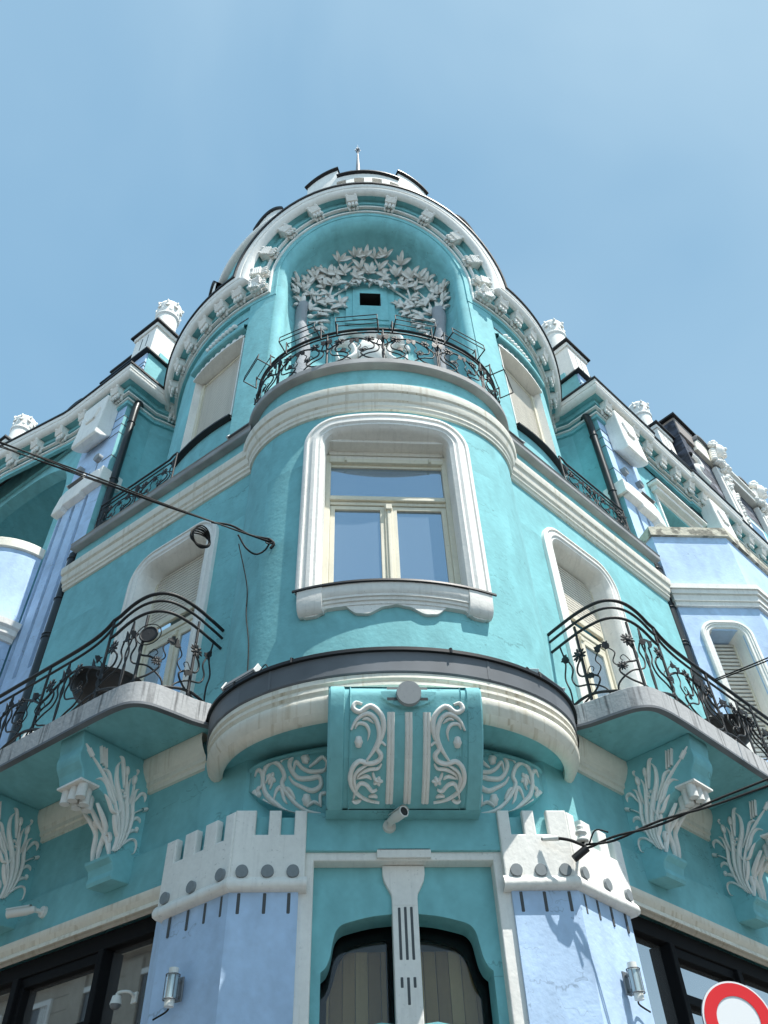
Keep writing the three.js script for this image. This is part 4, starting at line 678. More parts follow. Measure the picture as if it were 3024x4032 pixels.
// ------------------------------------------------------------------ oriels on the two streets
{ // right: polygonal, lavender
  const e1 = FP(1, 7.7, 0, 0.86), pts = [[4.50, 10.3], [4.72, 9.6], [6.0, 9.6], [e1.x, -e1.z], [e1.x - 0.9, -e1.z + 1.1]];
  const ring = (off) => pts.map(([x, d], i) => i === 1 || i === 2 ? [x + (i === 1 ? -off * 0.6 : off * 0.35), d - off] : i === 3 ? [x + off * 0.64, d - off * 0.76] : [x, d]);
  const holeX = [5.06, 5.58];
  const o = part('oriel', [planUp(pts, 6.0, 7.0), planUp([[4.72, 9.6], [holeX[0], 9.6], [holeX[0], 10.2], [4.6, 10.2]], 7, 9.12), planUp([[holeX[1], 9.6], pts[2], pts[3], pts[4], [holeX[1], 10.6]], 7, 9.12), planUp(pts, 9.12, 11.08), planUp([[4.5, 10.2], [holeX[1], 10.2], [holeX[1], 10.9], [4.5, 10.6]], 7, 9.12)], M.lav);
  o.userData.label = 'pale lavender faceted oriel with a worn stone parapet';
  obj('parapet_cap', [planUp(ring(0.05), 11.08, 11.27)], std(C(0.68, 0.66, 0.60), 0.9, { map: dataTex(512, (u, v) => { const a = fbm(u * 10, v * 10, 10, 4, 101), f = fbm(u * 50, v * 50, 50, 3, 104); let g = 0.92 + 0.12 * (f - 0.5); if (a > 0.52) g -= Math.min(0.3, (a - 0.52) * 3) * (0.5 + f); return [g, g * 0.98, g * 0.93]; }, [0.7, 0.7], true), bumpMap: stuccoBump, bumpScale: 0.012 }), o);
  for (const [off, y0, y1] of [[0.05, 9.56, 9.64], [0.075, 9.64, 9.76], [0.11, 9.76, 9.84], [0.14, 9.84, 9.93]]) obj('string_course', planUp(ring(off), y0, y1), M.white, o);
  const toW = (x, y, h) => V(x, y, -9.6 + h);
  const win = part('oriel_window', surround(jambPath(4.92, 5.72, 6.3, 9.28, 0.27, 10), [[0, -0.01], [0, 0.04], [0.02, 0.055], [0.045, 0.055], [0.05, 0.04], [0.075, 0.045], [0.085, 0.03], [0.12, 0.03], [0.135, 0.0], [0.145, -0.05], [0.15, -0.36]], toW, 0.6), M.white); win.userData.label = 'narrow round headed oriel window, shutter closed';
  slats(win, new THREE.Matrix4().makeTranslation(0, 0, -9.93), 5.09, 5.55, range(6.4, 9.06, 0.068), 0.066, M.shutter);
  obj('frame', [rbox(5.05, 5.1, 6.3, 9.1, -9.97, -9.9, 0.008), rbox(5.54, 5.59, 6.3, 9.1, -9.97, -9.9, 0.008)], M.frame, win); obj('backing', box(5.0, 5.62, 6.3, 9.2, -10.18, -10.15), M.room, win);
}
{ // left: half round
  const c = FP(-1, 6.66, 0, -0.34), R = 1.22, a0 = Math.atan2(SB, -CB); // outward direction of the left front
  const P = (t, y, r) => { const X = V(-SB, 0, -CB), Z = V(-CB, 0, SB); return c.clone().addScaledVector(X, r * Math.sin(t)).addScaledVector(Z, r * Math.cos(t) * 0.86).setY(y); };
  const o = part('oriel', grid((u, v) => P((u - 0.5) * 3.1, 6 + 5.45 * v, R), 32, 4, true), M.lav); o.userData.label = 'half round lavender oriel beside the fluted pier';
  obj('parapet_cap', sweep(33, [[-0.3, 11.66], [0.03, 11.66], [0.045, 11.64], [0.045, 11.47], [0.02, 11.45], [0, 11.45]], (i, h, y) => P((i / 32 - 0.5) * 3.1, y, R + h), 0.4, false), M.cream, o);
  obj('string_course', sweep(33, [[0, 9.62], [0.04, 9.63], [0.05, 9.7], [0.09, 9.73], [0.1, 9.82], [0.14, 9.86], [0.15, 9.96], [0, 10.0]].reverse(), (i, h, y) => P((i / 32 - 0.5) * 3.1, y, R + h), 0.5, false), M.white, o);
}
// ------------------------------------------------------------------ second floor windows on the right street
for (const [u0, u1, hood] of [[6.22, 7.62, true], [9.0, 10.0, false]]) {
  const s = 1, o = WO - 0.10; const win = part('street_window', surround([[u1, 11.3], [u1, 13.96], [u0, 13.96], [u0, 11.3]].map(([a, b]) => [a + (a === u1 ? 0.13 : -0.13), b + (b > 12 ? 0.13 : 0)]), [[0, 0], [0, 0.04], [0.04, 0.05], [0.06, 0.03], [0.11, 0.03], [0.13, 0], [0.13, -0.4]], (x, y, h) => FP(1, x, y, o + h), 0.5), M.white);
  flip(win.geometry); win.userData.label = 'dark upper window with white moulded frame';
  obj('frame', [fbox(s, u0, u0 + 0.07, 11.3, 13.96, o - 0.36, o - 0.28, 0.01), fbox(s, u1 - 0.07, u1, 11.3, 13.96, o - 0.36, o - 0.28, 0.01), fbox(s, u0, u1, 13.2, 13.28, o - 0.36, o - 0.28, 0.01), fbox(s, (u0 + u1) / 2 - 0.04, (u0 + u1) / 2 + 0.04, 11.3, 13.2, o - 0.36, o - 0.28, 0.01)], M.frame, win);
  obj('pane', fbox(s, u0, u1, 11.3, 13.95, o - 0.34, o - 0.335), M.glass, win);
  if (hood) { obj('hood', [fextr(s, [[u0 - 0.22, 14.08], [u1 + 0.22, 14.08], [u1 + 0.22, 14.2], [u0 - 0.22, 14.2]], o, o + 0.16, [], 0.02), fextr(s, [[u0 - 0.3, 14.2], [u1 + 0.3, 14.2], [u1 + 0.3, 14.27], [u0 - 0.3, 14.27]], o, o + 0.24, [], 0.015)], M.white, win); obj('flashing', fbox(s, u0 - 0.31, u1 + 0.31, 14.272, 14.29, o, o + 0.25), M.drip, win); }
  part('room_wall', fbox(s, u0 - 0.2, u1 + 0.2, 11, 14.2, WO - 1.4, WO - 1.3), M.room);
}
part('street_wall', [fbox(1, 13.9, 14.4, 0, 15.6, -3, WO - 0.1), fbox(1, 3.9, 13.9, 0, 6.0, -1.2, WO - 0.06), fbox(-1, 3.9, 9, 0, 6.0, -1.2, WO - 0.06)].slice(1, 2), M.teal);
part('street_wall', fbox(-1, 3.9, 9, 0, 6.0, -1.2, WO - 0.06), M.teal);
part('roof', [fbox(1, 4.0, 14, 15.68, 15.72, -6, WO + 0.2)], M.roof); part('roof', [fbox(-1, 4.0, 11.6, 15.68, 15.72, -6, WO + 0.2)], M.roof);

// ------------------------------------------------------------------ above the cornice: attic piers, column chimneys, parapets, turret
function columnGeo() { // local, base at 0
  const lathe = new THREE.LatheGeometry([[0.30, 0], [0.30, 0.06], [0.275, 0.08], [0.265, 0.7], [0.265, 0.72], [0.30, 0.74], [0.305, 0.78], [0.275, 0.80], [0.27, 0.84], [0.275, 0.9], [0.285, 1.02], [0.31, 1.1], [0.30, 1.16], [0.2, 1.18], [0.19, 1.05]].map(([a, b]) => new THREE.Vector2(a, b)), 28);
  const g = [lathe]; for (let k = 0; k < 8; k++) { const a = k * Math.PI / 4; const leaf = new THREE.SphereGeometry(0.075, 8, 6); leaf.scale(0.8, 1.3, 0.4); leaf.rotateX(-0.5); leaf.translate(0, 1.05, 0.285); leaf.rotateY(a); g.push(leaf); const t = new THREE.TorusGeometry(0.045, 0.022, 5, 10, 4.2); t.rotateY(Math.PI / 2); t.translate(0, 1.11, 0.30); t.rotateY(a); g.push(t); const l2 = new THREE.SphereGeometry(0.06, 6, 5); l2.scale(0.9, 1.3, 0.5); l2.translate(0, 0.92, 0.265); l2.rotateY(a + Math.PI / 8); g.push(l2); }
  return mergeGeometries(g.map((q) => boxUV(clean(q))));
}
const colG = columnGeo();
for (const [s, u, o, y0, sc] of [[-1, 4.62, -0.78, 18.2, 0.95], [1, 4.55, -0.75, 17.85, 0.95], [1, 8.85, -0.9, 18.65, 0.92], [-1, 9.95, -0.65, 17.95, 0.9]]) {
  // two-step attic block carrying a white pedestal
  const at = part('attic_pier', [fbox(s, u - 0.42, u + 0.95, 15.6, y0 - 1.35, -1.9, o + 0.36), fbox(s, u - 0.40, u + 0.5, y0 - 1.35, y0 - 1.0, -1.8, o + 0.1)], M.teal); at.userData.label = 'stepped attic pier with a column chimney';
  obj('front', [fbox(s, u - 0.40, u + 0.95, 15.6, y0 - 1.36, o + 0.36, o + 0.40)], M.lav, at);
  for (const k of [0, 1, 2]) obj('groove', fbox(s, u - 0.408, u - 0.1, y0 - 1.72 - k * 0.13, y0 - 1.695 - k * 0.13, o + 0.2, o + 0.406), M.slot, at);
  obj('flashing', [fextr(s, rect(u - 0.5, u + 1.05, y0 - 1.35, y0 - 1.31), -1.9, o + 0.50)], M.drip, at);
  const ped = obj('pedestal', [fbox(s, u - 0.36, u + 0.36, y0 - 1.1, y0 - 0.03, o - 0.5, o + 0.34, 0.02), fbox(s, u - 0.40, u + 0.40, y0 - 0.18, y0 - 0.05, o - 0.5, o + 0.38, 0.02)], M.white, at);
  for (const k of [0, 1]) obj('groove', fbox(s, u - 0.12 + k * 0.2, u - 0.09 + k * 0.2, y0 - 0.75, y0 - 0.28, o + 0.33, o + 0.344, 0.006), M.slot, at);
  obj('cap', [fbox(s, u - 0.46, u + 0.46, y0 - 0.05, y0, o - 0.5, o + 0.44), fbox(s, u + 0.46, u + 1.2, y0 - 0.55, y0 - 0.5, o - 0.4, o + 0.3)], M.drip, at);
  obj('column', colG.clone().scale(sc, sc * 1.27, sc).applyMatrix4(new THREE.Matrix4().setPosition(FP(s, u, y0, o - 0.05))), M.white, at);
  obj('parapet', [fbox(s, u + 0.3, u + 1.3, y0 - 1.4, y0 - 0.55, o - 0.4, o + 0.2, 0.02)], M.white, at);
}
// long low attic wall over the streets
part('attic_wall', [fextr(1, [[5.5, 15.6], [8.3, 15.6], [8.2, 16.6], [7.6, 16.9], [6.4, 16.4], [5.5, 16.3]], -0.9, -0.52, [], 0.02)], M.lav);
part('attic_coping', [(() => { const t = [[5.5, 16.3], [6.4, 16.4], [7.6, 16.9], [8.2, 16.6]]; return sweep(4, [[-0.95, 0], [-0.45, 0], [-0.45, 0.05], [-0.95, 0.05]], (i, o, y) => FP(1, t[i][0], t[i][1] + y, o), 0.5, true); })()], M.drip);
part('attic_wall', [(() => { const p = []; for (let i = 0; i <= 16; i++) { const u = 5.6 + 3 * i / 16; p.push([u, 16.2 + 0.9 * Math.sin(Math.PI * Math.min(1, i / 12))]); } return fextr(-1, [[5.6, 15.6], [8.6, 15.6], ...p.reverse()], -0.8, -0.45, [], 0.02); })()], M.white);
part('attic_coping', sweep(17, [[-0.85, 0], [-0.38, 0], [-0.38, 0.06], [-0.85, 0.06]], (i, o, y) => FP(-1, 5.6 + 3 * i / 16, 16.2 + 0.9 * Math.sin(Math.PI * Math.min(1, i / 12)) + y, o), 0.5, false), M.drip);
// parapet pieces on the tower, either side of the arch
for (const s of [-1, 1]) {
  const T = (x, y, R) => cyl(s * x, y, R, TC), f = s < 0;
  part('tower_parapet', [grid((u, v) => T(0.45 + 0.75 * u, 15.6 + 3.3 * v, 3.5), 14, 2, f)], M.teal);
  part('parapet_roll', [sweep(17, [[3.3, 18.88], [3.5, 18.87], [3.62, 18.9], [3.66, 18.97], [3.64, 19.06], [3.56, 19.12], [3.3, 19.13]], (i, R, y) => T(0.45 + 0.76 * i / 16, y, R), 1.2, f)], M.white);
  for (let k = 0; k < 6; k++) part('vent', [grid((u, v) => T(0.82 + k * 0.062 + 0.03 * u, 18.3 + 0.16 * v, 3.506), 1, 1, f)], M.slot);
  // scrolled crests: one near the arch, one above the window
  for (const [a, b, y0, h, R] of [[0.56, 0.80, 18.7, 1.0, 3.52], [1.12, 1.4, 17.3, 1.7, 3.72]]) {
    const top = (u) => y0 + h * (0.45 + 0.55 * Math.pow(Math.sin(Math.PI * (0.12 + 0.8 * (s > 0 ? u : u))), 0.7));
    const cr = part('crest', [grid((u, v) => T(a + (b - a) * u, y0 - 1.4 + (top(u) - y0 + 1.4) * v, R), 14, 2, f), grid((u, v) => T(a + (b - a) * u, y0 - 0.4 + (top(u) - y0 + 0.4) * v, R - 0.2), 14, 2, !f)], M.white); cr.userData.label = 'white scrolled crest with dark coping';
    obj('flashing', sweep(15, [[R - 0.24, 0], [R + 0.05, 0], [R + 0.06, 0.05], [R - 0.24, 0.06]], (i, r, y) => T(a + (b - a) * i / 14, top(i / 14) + y, r), 0.5, f), M.drip, cr);
    const mp = (x, y, hh) => T(a + (b - a) * x, y0 + h * y, R + hh); obj('scrollwork', [relief([[0.15, 0.2], [0.3, 0.45], [0.5, 0.35], [0.45, 0.18], [0.62, 0.2], [0.8, 0.4]], 0.05, 0.05, mp), relief([[0.3, 0.62], [0.5, 0.7], [0.7, 0.6]], 0.05, 0.05, mp), relief([[0.7, 0.2], [0.85, 0.3], [0.8, 0.5]], 0.05, 0.05, mp)], M.white, cr);
  }
}
{ // small battlemented turret with dome and spire
  const R = 1.92, DC = 9.32, A = 0.80, low = 20.2, hi = 20.62, T = (t, y, r) => cyl(t, y, r, DC);
  const g = [], at = (t0, t1, y0, y1, r = R, f = false) => grid((u, v) => T(t0 + (t1 - t0) * u, y0 + (y1 - y0) * v, r), Math.max(2, Math.round((t1 - t0) * 20)), 1, f);
  const wins = [-0.32, -0.11, 0.10, 0.31], ww = 0.058; let c = -A; const tur = [];
  tur.push(at(-A, A, 18.2, 19.74)); for (const w of wins) { tur.push(at(c, w - ww, 19.74, 19.98)); c = w + ww; } tur.push(at(c, A, 19.74, 19.98), at(-A, A, 19.98, low), at(-A, -0.37, low, hi), at(0.37, A, low, hi));
  for (const t of [-A, A]) tur.push(grid((u, v) => T(t, 18.2 + (hi - 18.2) * v, R - 1.2 * u), 2, 1, t > 0));
  for (const t of [-0.37, 0.37]) tur.push(grid((u, v) => T(t, low + (hi - low) * v, R - 0.25 * u), 1, 1, t < 0));
  tur.push(at(-A, A, 19.98, low, R - 0.25, true));
  for (const w of wins) for (const k of [-1, 1]) tur.push(grid((u, v) => T(w + k * ww, 19.74 + 0.24 * v, R - 0.25 * u), 1, 1, k > 0));
  for (const w of wins) tur.push(grid((u, v) => T(w - ww + 2 * ww * u, 19.98, R - 0.25 * v), 1, 1, false), grid((u, v) => T(w - ww + 2 * ww * u, 19.74, R - 0.25 * v), 1, 1, true));
  const tr = part('turret', tur, M.white); tr.userData.label = 'white battlemented roof turret';
  obj('window_back', at(-0.45, 0.45, 19.7, 20.0, R - 0.26), M.white, tr);
  for (const [a, b, y] of [[-A - 0.02, -0.355, hi], [0.355, A + 0.02, hi], [-0.37, 0.37, low]]) obj('coping', sweep(13, [[R - 0.3, y + 0.06], [R - 0.3, y], [R + 0.02, y], [R + 0.07, y + 0.015], [R + 0.07, y + 0.055], [R - 0.3, y + 0.075]], (i, r, yy) => T(a + (b - a) * i / 12, yy, r), 0.5), M.drip, tr);
  const cx = -0.16, cz = -8.75; const dome = new THREE.LatheGeometry([[0.42, -3], [0.42, 1.0], [0.46, 1.05], [0.46, 1.12], [0.42, 1.3], [0.3, 1.5], [0.14, 1.62], [0.09, 1.66]].map(([a, b]) => new THREE.Vector2(a, b)), 28); dome.translate(cx, 21.2, cz);
  const dm = obj('dome', dome, M.zinc, tr); const sp = new THREE.LatheGeometry([[0.13, 0], [0.10, 0.12], [0.075, 0.5], [0.045, 1.2], [0.02, 1.75], [0.0, 1.8]].map(([a, b]) => new THREE.Vector2(a, b)), 14); sp.scale(1, 1.25, 1); sp.translate(cx, 22.75, cz);
  obj('spire', [sp, ...[0, 1, 2].map((k) => { const t = new THREE.TorusGeometry(0.07, 0.012, 6, 12); t.rotateY(k * 1.05); t.translate(cx, 25.2, cz); return t; }), rod(V(cx, 25.0, cz), V(cx, 25.55, cz), 0.012, 0.006)], M.lampGrey, tr);
  obj('ironwork', [0.17, -0.17, 0.36].map((x, i) => { const t = new THREE.TorusGeometry(i < 2 ? 0.09 : 0.11, 0.016, 6, 14, Math.PI * 1.5); t.translate(cx + x, 22.35 + (i < 2 ? 0.1 : 0), cz + 0.47); return t; }), M.iron, tr);
}
{ // tall sculpted gable further along the right street
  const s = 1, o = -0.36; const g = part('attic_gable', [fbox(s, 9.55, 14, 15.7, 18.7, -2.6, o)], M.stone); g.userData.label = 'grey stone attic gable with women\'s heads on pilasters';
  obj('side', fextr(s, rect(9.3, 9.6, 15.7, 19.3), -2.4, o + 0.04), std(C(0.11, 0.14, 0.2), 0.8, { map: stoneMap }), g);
  obj('block', [fextr(s, rect(9.32, 10.35, 18.75, 19.4), -2.2, o + 0.08, [], 0.02)], std(C(0.30, 0.27, 0.26), 0.85, { map: whiteMap }), g); obj('block_cap', [fextr(s, rect(9.2, 10.5, 19.4, 19.46), -2.3, o + 0.16)], M.drip, g);
  obj('scroll', [relief([[9.4, 17.9], [9.75, 17.95], [9.85, 17.7], [9.5, 17.5], [9.5, 17.2], [9.9, 17.15]], 0.1, 0.12, fmap(s, o), 20, 'bar')], M.white, g);
  for (const u0 of [11.15, 13.45]) {
    const pil = obj('pilaster', [fbox(s, u0 - 0.28, u0 + 0.28, 15.7, 18.5, o, o + 0.16, 0.03), fbox(s, u0 - 0.2, u0 + 0.2, 15.7, 18.2, o + 0.16, o + 0.2, 0.02)], M.white, g); pil.userData.label = 'white pilaster with garland';
    const H = []; const S = (du, y, oo, rx, ry, rz) => { const q = new THREE.SphereGeometry(1, 14, 10); q.scale(rx, ry, rz); q.translate(s * (u0 + du), y, o + oo); H.push(q.applyMatrix4(FMX[s])); };
    S(0, 19.15, 0.28, 0.21, 0.29, 0.23); S(0, 19.12, 0.5, 0.035, 0.07, 0.06); S(0, 18.98, 0.46, 0.07, 0.03, 0.03); S(0.08, 19.2, 0.46, 0.04, 0.02, 0.03); S(-0.08, 19.2, 0.46, 0.04, 0.02, 0.03); S(0, 18.78, 0.22, 0.13, 0.2, 0.13); S(0, 18.9, 0.4, 0.08, 0.06, 0.08);
    for (let k = 0; k < 14; k++) { const a = -0.3 + k * 0.27; S(0.26 * Math.cos(a), 19.25 + 0.24 * Math.sin(a), 0.26 + 0.06 * (k % 2), 0.085, 0.085, 0.09); } for (const k of [-1, 1]) for (let j = 0; j < 5; j++) S(k * (0.24 + 0.03 * j), 19.1 - j * 0.11, 0.22, 0.09, 0.08, 0.1);
    for (let k = 0; k < 12; k++) { const a = k * 0.524; S(0.28 * Math.cos(a), 18.58 + 0.07 * Math.sin(a), 0.24 + 0.05 * Math.sin(a * 2), 0.09, 0.08, 0.1); }
    obj('head', H, M.white, pil);
    const ga = []; for (let k = 0; k < 22; k++) { const t = k / 21, w = 0.16 * (1 - 0.5 * t); const q = new THREE.SphereGeometry(0.075 * (1 - 0.4 * t), 7, 5); q.translate(s * (u0 + rr(-w, w)), 18.4 - 2.0 * t, o + 0.22); ga.push(q.applyMatrix4(FMX[s])); } obj('garland', ga, M.white, pil);
    const pc = []; for (let i = 0; i <= 12; i++) { const a = Math.PI * i / 12; pc.push([u0 - 0.55 - 0.5 * Math.cos(a) * -1 * -1, 18.95 + 0.42 * Math.sin(a)]); }
    const pd = obj('pediment', [fextr(s, [[u0 - 1.1, 18.6], [u0 - 0.05, 18.6], ...pc.slice().reverse()], o, o + 0.12, [], 0.02)], M.cream, g);
    obj('pediment_cap', [sweep(13, [[o - 0.1, 0], [o + 0.2, 0], [o + 0.2, 0.06], [o - 0.1, 0.07]], (i, oo, y) => FP(s, pc[i][0], pc[i][1] + y, oo), 0.5, true)], M.zinc, pd);
  }
  obj('teal_band', [fextr(s, [[9.62, 16.5], [10.8, 16.5], [10.8, 16.85], [10.2, 17.0], [9.62, 16.85]], o, o + 0.06, [], 0.01), fbox(s, 11.5, 13.1, 15.7, 17.4, o, o + 0.05)], M.teal, g);
  obj('cornice_strip', [fbox(s, 11.45, 14, 18.55, 18.75, o, o + 0.2, 0.02), fbox(s, 11.45, 14, 18.75, 18.85, o, o + 0.28, 0.02)], M.white, g); obj('window_frame', fbox(s, 11.7, 12.7, 15.7, 17.2, o + 0.05, o + 0.09, 0.01), M.white, g); obj('window_pane', fbox(s, 11.82, 12.58, 15.7, 17.08, o + 0.085, o + 0.095), M.glass, g);
}

// ------------------------------------------------------------------ plaster trees in the niche
{
  const nD = (x, y) => { const b = TR - Math.sqrt(Math.max(0.01, TR * TR - x * x)), r = y <= AY ? Math.abs(x) / 1.53 : Math.hypot(x, y - AY) / 1.53; return TC - TR + b + 0.22 + 0.85 * Math.sqrt(Math.max(0, 1 - r * r)); };
  const S = (x, y, h) => { let D = nD(x, y); if (Math.abs(x) < 0.47 && y < 16.55 && y > 14.98) D = Math.min(D, 8.08); return V(x, y, -(D - h)); };
  const leafG = [0, 1, 2].map((k) => { // almond leaf with a central fold, local x length, y width, z out
    const L = 0.27 - 0.02 * k, W = [0.043, 0.050, 0.036][k], n = 10;
    const top = grid((u, v) => { const t = u, w = W * Math.pow(Math.sin(Math.PI * Math.min(1, 0.04 + 0.96 * t)), 0.75) * (1 + 0.25 * (0.5 - t)), q = (v - 0.5) * 2; return V(L * t, w * q, 0.055 * Math.sin(t * 2.2) + 0.028 * (Math.abs(q)) * (t > 0.03 ? 1 : 0) + 0.012); }, n, 4, false);
    const bot = grid((u, v) => { const t = u, w = W * Math.pow(Math.sin(Math.PI * Math.min(1, 0.04 + 0.96 * t)), 0.75) * (1 + 0.25 * (0.5 - t)), q = (v - 0.5) * 2; return V(L * t, w * q, 0.055 * Math.sin(t * 2.2) + 0.028 * Math.abs(q) - 0.02); }, n, 2, true);
    return mergeGeometries([boxUV(top), boxUV(bot)].map(clean));
  });
  for (const s of [-1, 1]) {
    // trunk: bulging, standing out from the shell
    const trunkG = grid((u, v) => { const y = 10.6 + 4.75 * v, a = u * 2 * Math.PI, r = (0.125 + 0.012 * Math.sin(y * 5 + s) + 0.008 * Math.sin(y * 11)) * (1.25 - 0.35 * v) * (1 + 0.1 * Math.sin(3 * a + y * 2)); const cx = s * (1.24 + 0.04 * Math.sin(y * 2.2)), cD = nD(1.24, y) - 0.10; return V(cx + r * Math.cos(a), y, -(cD - r * Math.sin(a))); }, 14, 40, true);
    const tree = part('tree_relief', trunkG, M.trunk); tree.userData.label = 'plaster laurel tree with grey trunk and white leaves';
    for (const [y, a] of [[12.9, 0.6], [14.1, 1.2], [14.75, 0.9]]) { const k = new THREE.SphereGeometry(0.05, 8, 6); k.scale(1.2, 0.7, 0.8); const p = S(s * (1.24 - 0.13), y, 0.2); k.translate(p.x, p.y, p.z + 0.08); obj('knot', k, M.white, tree); }
    // branches
    const br = [
      [[1.24, 15.2], [1.05, 15.55], [0.8, 15.9], [0.5, 16.2], [0.2, 16.42], [0.0, 16.5]], [[1.2, 15.3], [1.1, 15.8], [0.9, 16.2], [0.6, 16.55], [0.35, 16.8]], [[1.24, 15.3], [1.25, 15.7], [1.2, 16.05], [1.05, 16.35]],
      [[1.26, 15.25], [1.38, 15.6], [1.45, 15.95]], [[1.15, 15.1], [0.9, 15.3], [0.65, 15.55], [0.55, 15.7]], [[1.15, 14.9], [0.95, 15.0], [0.8, 15.15]], [[0.8, 15.9], [0.72, 16.3], [0.62, 16.7]], [[0.45, 16.22], [0.28, 16.55], [0.1, 16.9]], [[0.9, 16.2], [0.95, 16.5]], [[1.1, 14.75], [1.0, 14.65]],
    ];
    const bg = br.map((p) => tube(p.map(([x, y], i) => S(s * x, y, 0.05 + 0.02 * Math.sin(i * 2.1))), 0.022, 7, p.length * 5)); obj('branch', bg.slice(0, 1), M.white, tree); for (let i = 1; i < bg.length; i++) obj('branch', bg[i], M.white, tree);
    // leaves: sprigs of three to five along every branch
    const leaf = (x, y, ang, h, k, sc) => {
      if (Math.hypot(x, Math.max(0, y - AY)) > 1.5 && y > AY || x * s < -0.06) return;
      const p = S(x, y, h), px = S(x + 0.02, y, h), py = S(x, y + 0.02, h); const tx = px.sub(p).normalize(), ty = py.sub(p).normalize(), nz = tx.clone().cross(ty).normalize(); const yy = nz.clone().cross(tx);
      const X = tx.clone().multiplyScalar(Math.cos(ang)).addScaledVector(yy, Math.sin(ang)), tilt = rr(-0.1, 0.18), X2 = X.clone().multiplyScalar(Math.cos(tilt)).addScaledVector(nz, Math.sin(tilt)), Yv = nz.clone().cross(X).normalize(), Z = X2.clone().cross(Yv);
      place('leaf', leafG[k], M.white, basis(X2, Yv, Z, p).multiply(new THREE.Matrix4().makeScale(sc, sc, sc)), tree);
    };
    let drop = 0; const sprig = (x, y, dir, n0, sc = 1) => { if (++drop % 7 === 0) return; const n = Math.min(4, n0); for (let k = 0; k < n; k++) leaf(s * x, y, (s > 0 ? dir : Math.PI - dir) + s * (k - (n - 1) / 2) * 0.74 + rr(-0.14, 0.14), rr(0.03, 0.09), Math.floor(rnd() * 3), sc * rr(0.7, 1.05)); };
    // [x, y, direction, leaves]
    for (const q of [[0.02, 16.6, 1.9, 5], [0.05, 16.42, -1.2, 3], [0.1, 16.9, 1.3, 4], [0.18, 16.68, 0.8, 3], [0.22, 16.42, -0.6, 4], [0.3, 16.9, 1.7, 4], [0.36, 16.75, 0.5, 4], [0.33, 16.5, 2.6, 3], [0.42, 16.28, -1.6, 4], [0.5, 16.55, 1.2, 4], [0.56, 16.32, 0.2, 3], [0.62, 16.75, 1.5, 4], [0.66, 16.48, 0.4, 3], [0.62, 16.1, -1.7, 4], [0.72, 16.25, 1.0, 4], [0.82, 16.45, 1.3, 4], [0.8, 15.95, -0.9, 4], [0.88, 16.15, 0.6, 3], [0.98, 16.4, 1.0, 4], [0.95, 15.85, -1.5, 4], [1.02, 16.05, 0.9, 4], [1.1, 16.28, 1.4, 4], [1.2, 16.1, 0.8, 4], [1.15, 15.8, 0.4, 4], [1.3, 15.88, 1.0, 4], [1.42, 15.9, 0.6, 3], [1.38, 15.62, 0.1, 4], [1.22, 15.5, 1.5, 4], [1.05, 15.62, 2.4, 4], [0.86, 15.62, 2.9, 3], [0.66, 15.62, 2.8, 3], [0.58, 15.7, 2.2, 3], [0.95, 15.3, -2.6, 4], [0.76, 15.42, 3.0, 3], [0.82, 15.1, -2.9, 4], [1.0, 14.98, -2.3, 3], [1.05, 14.68, -2.5, 3], [1.3, 15.35, 0.4, 4], [1.14, 15.28, 1.9, 4], [1.0, 15.15, 2.6, 3]]) sprig(...q);
    for (let k = 0; k < 14; k++) { const x = rr(0.1, 1.1), y = 16.0 + rr(0, 0.5) - 0.35 * x + 0.2; const b = new THREE.SphereGeometry(0.022, 6, 5); const p = S(s * x, y, 0.09); b.translate(p.x, p.y, p.z); obj('berry', b, M.white, tree); }
  }
  // cartouche on the lower panel
  const map = (x, y, h) => V(x, 13.7 + y, -8.13 + h), g = [bud(0, 0.35, 0.3, 0.42, 0.2, map), bud(0, 0.85, 0.14, 0.14, 0.18, map)];
  for (const s of [-1, 1]) g.push(relief([[s * 0.1, 0.8], [s * 0.4, 0.95], [s * 0.55, 0.7], [s * 0.35, 0.5], [s * 0.3, 0.2], [s * 0.55, 0.0], [s * 0.62, 0.25]], 0.06, 0.12, map), relief([[s * 0.1, -0.1], [s * 0.35, -0.25], [s * 0.6, -0.15], [s * 0.58, 0.0]], 0.055, 0.1, map), relief([[s * 0.25, 0.6], [s * 0.62, 0.55], [s * 0.64, 0.4]], 0.045, 0.08, map));
  part('cartouche', g, M.white).userData.label = 'white scrolled cartouche behind the railing';
}

// ------------------------------------------------------------------ wrought iron railings
const petalG = (() => { const g = []; for (let k = 0; k < 11; k++) { const a = k * 2 * Math.PI / 11, p = new THREE.SphereGeometry(1, 6, 4); p.scale(0.03, 0.0125, 0.007); p.translate(0.045, 0, 0.006 * (k % 2)); p.rotateZ(a); g.push(p); } const c = new THREE.SphereGeometry(0.026, 8, 6); c.scale(1, 1, 0.6); c.translate(0, 0, 0.008); g.push(c); return mergeGeometries(g.map((q) => boxUV(clean(q)))); })();
const ironLeafG = (() => { const p = [[0, 0], [0.03, 0.005], [0.045, 0.03], [0.037, 0.045], [0.055, 0.07], [0.035, 0.08], [0.03, 0.105], [0.008, 0.125], [-0.012, 0.105], [-0.03, 0.095], [-0.028, 0.07], [-0.05, 0.05], [-0.035, 0.03], [-0.035, 0.008]]; const g = extr(p, -0.004, 0.004); const q = g.attributes.position; for (let i = 0; i < q.count; i++) q.setZ(i, q.getZ(i) + 6 * q.getX(i) * q.getX(i) + 0.02 * Math.sin(q.getY(i) * 30)); return boxUV(clean(g)); })();
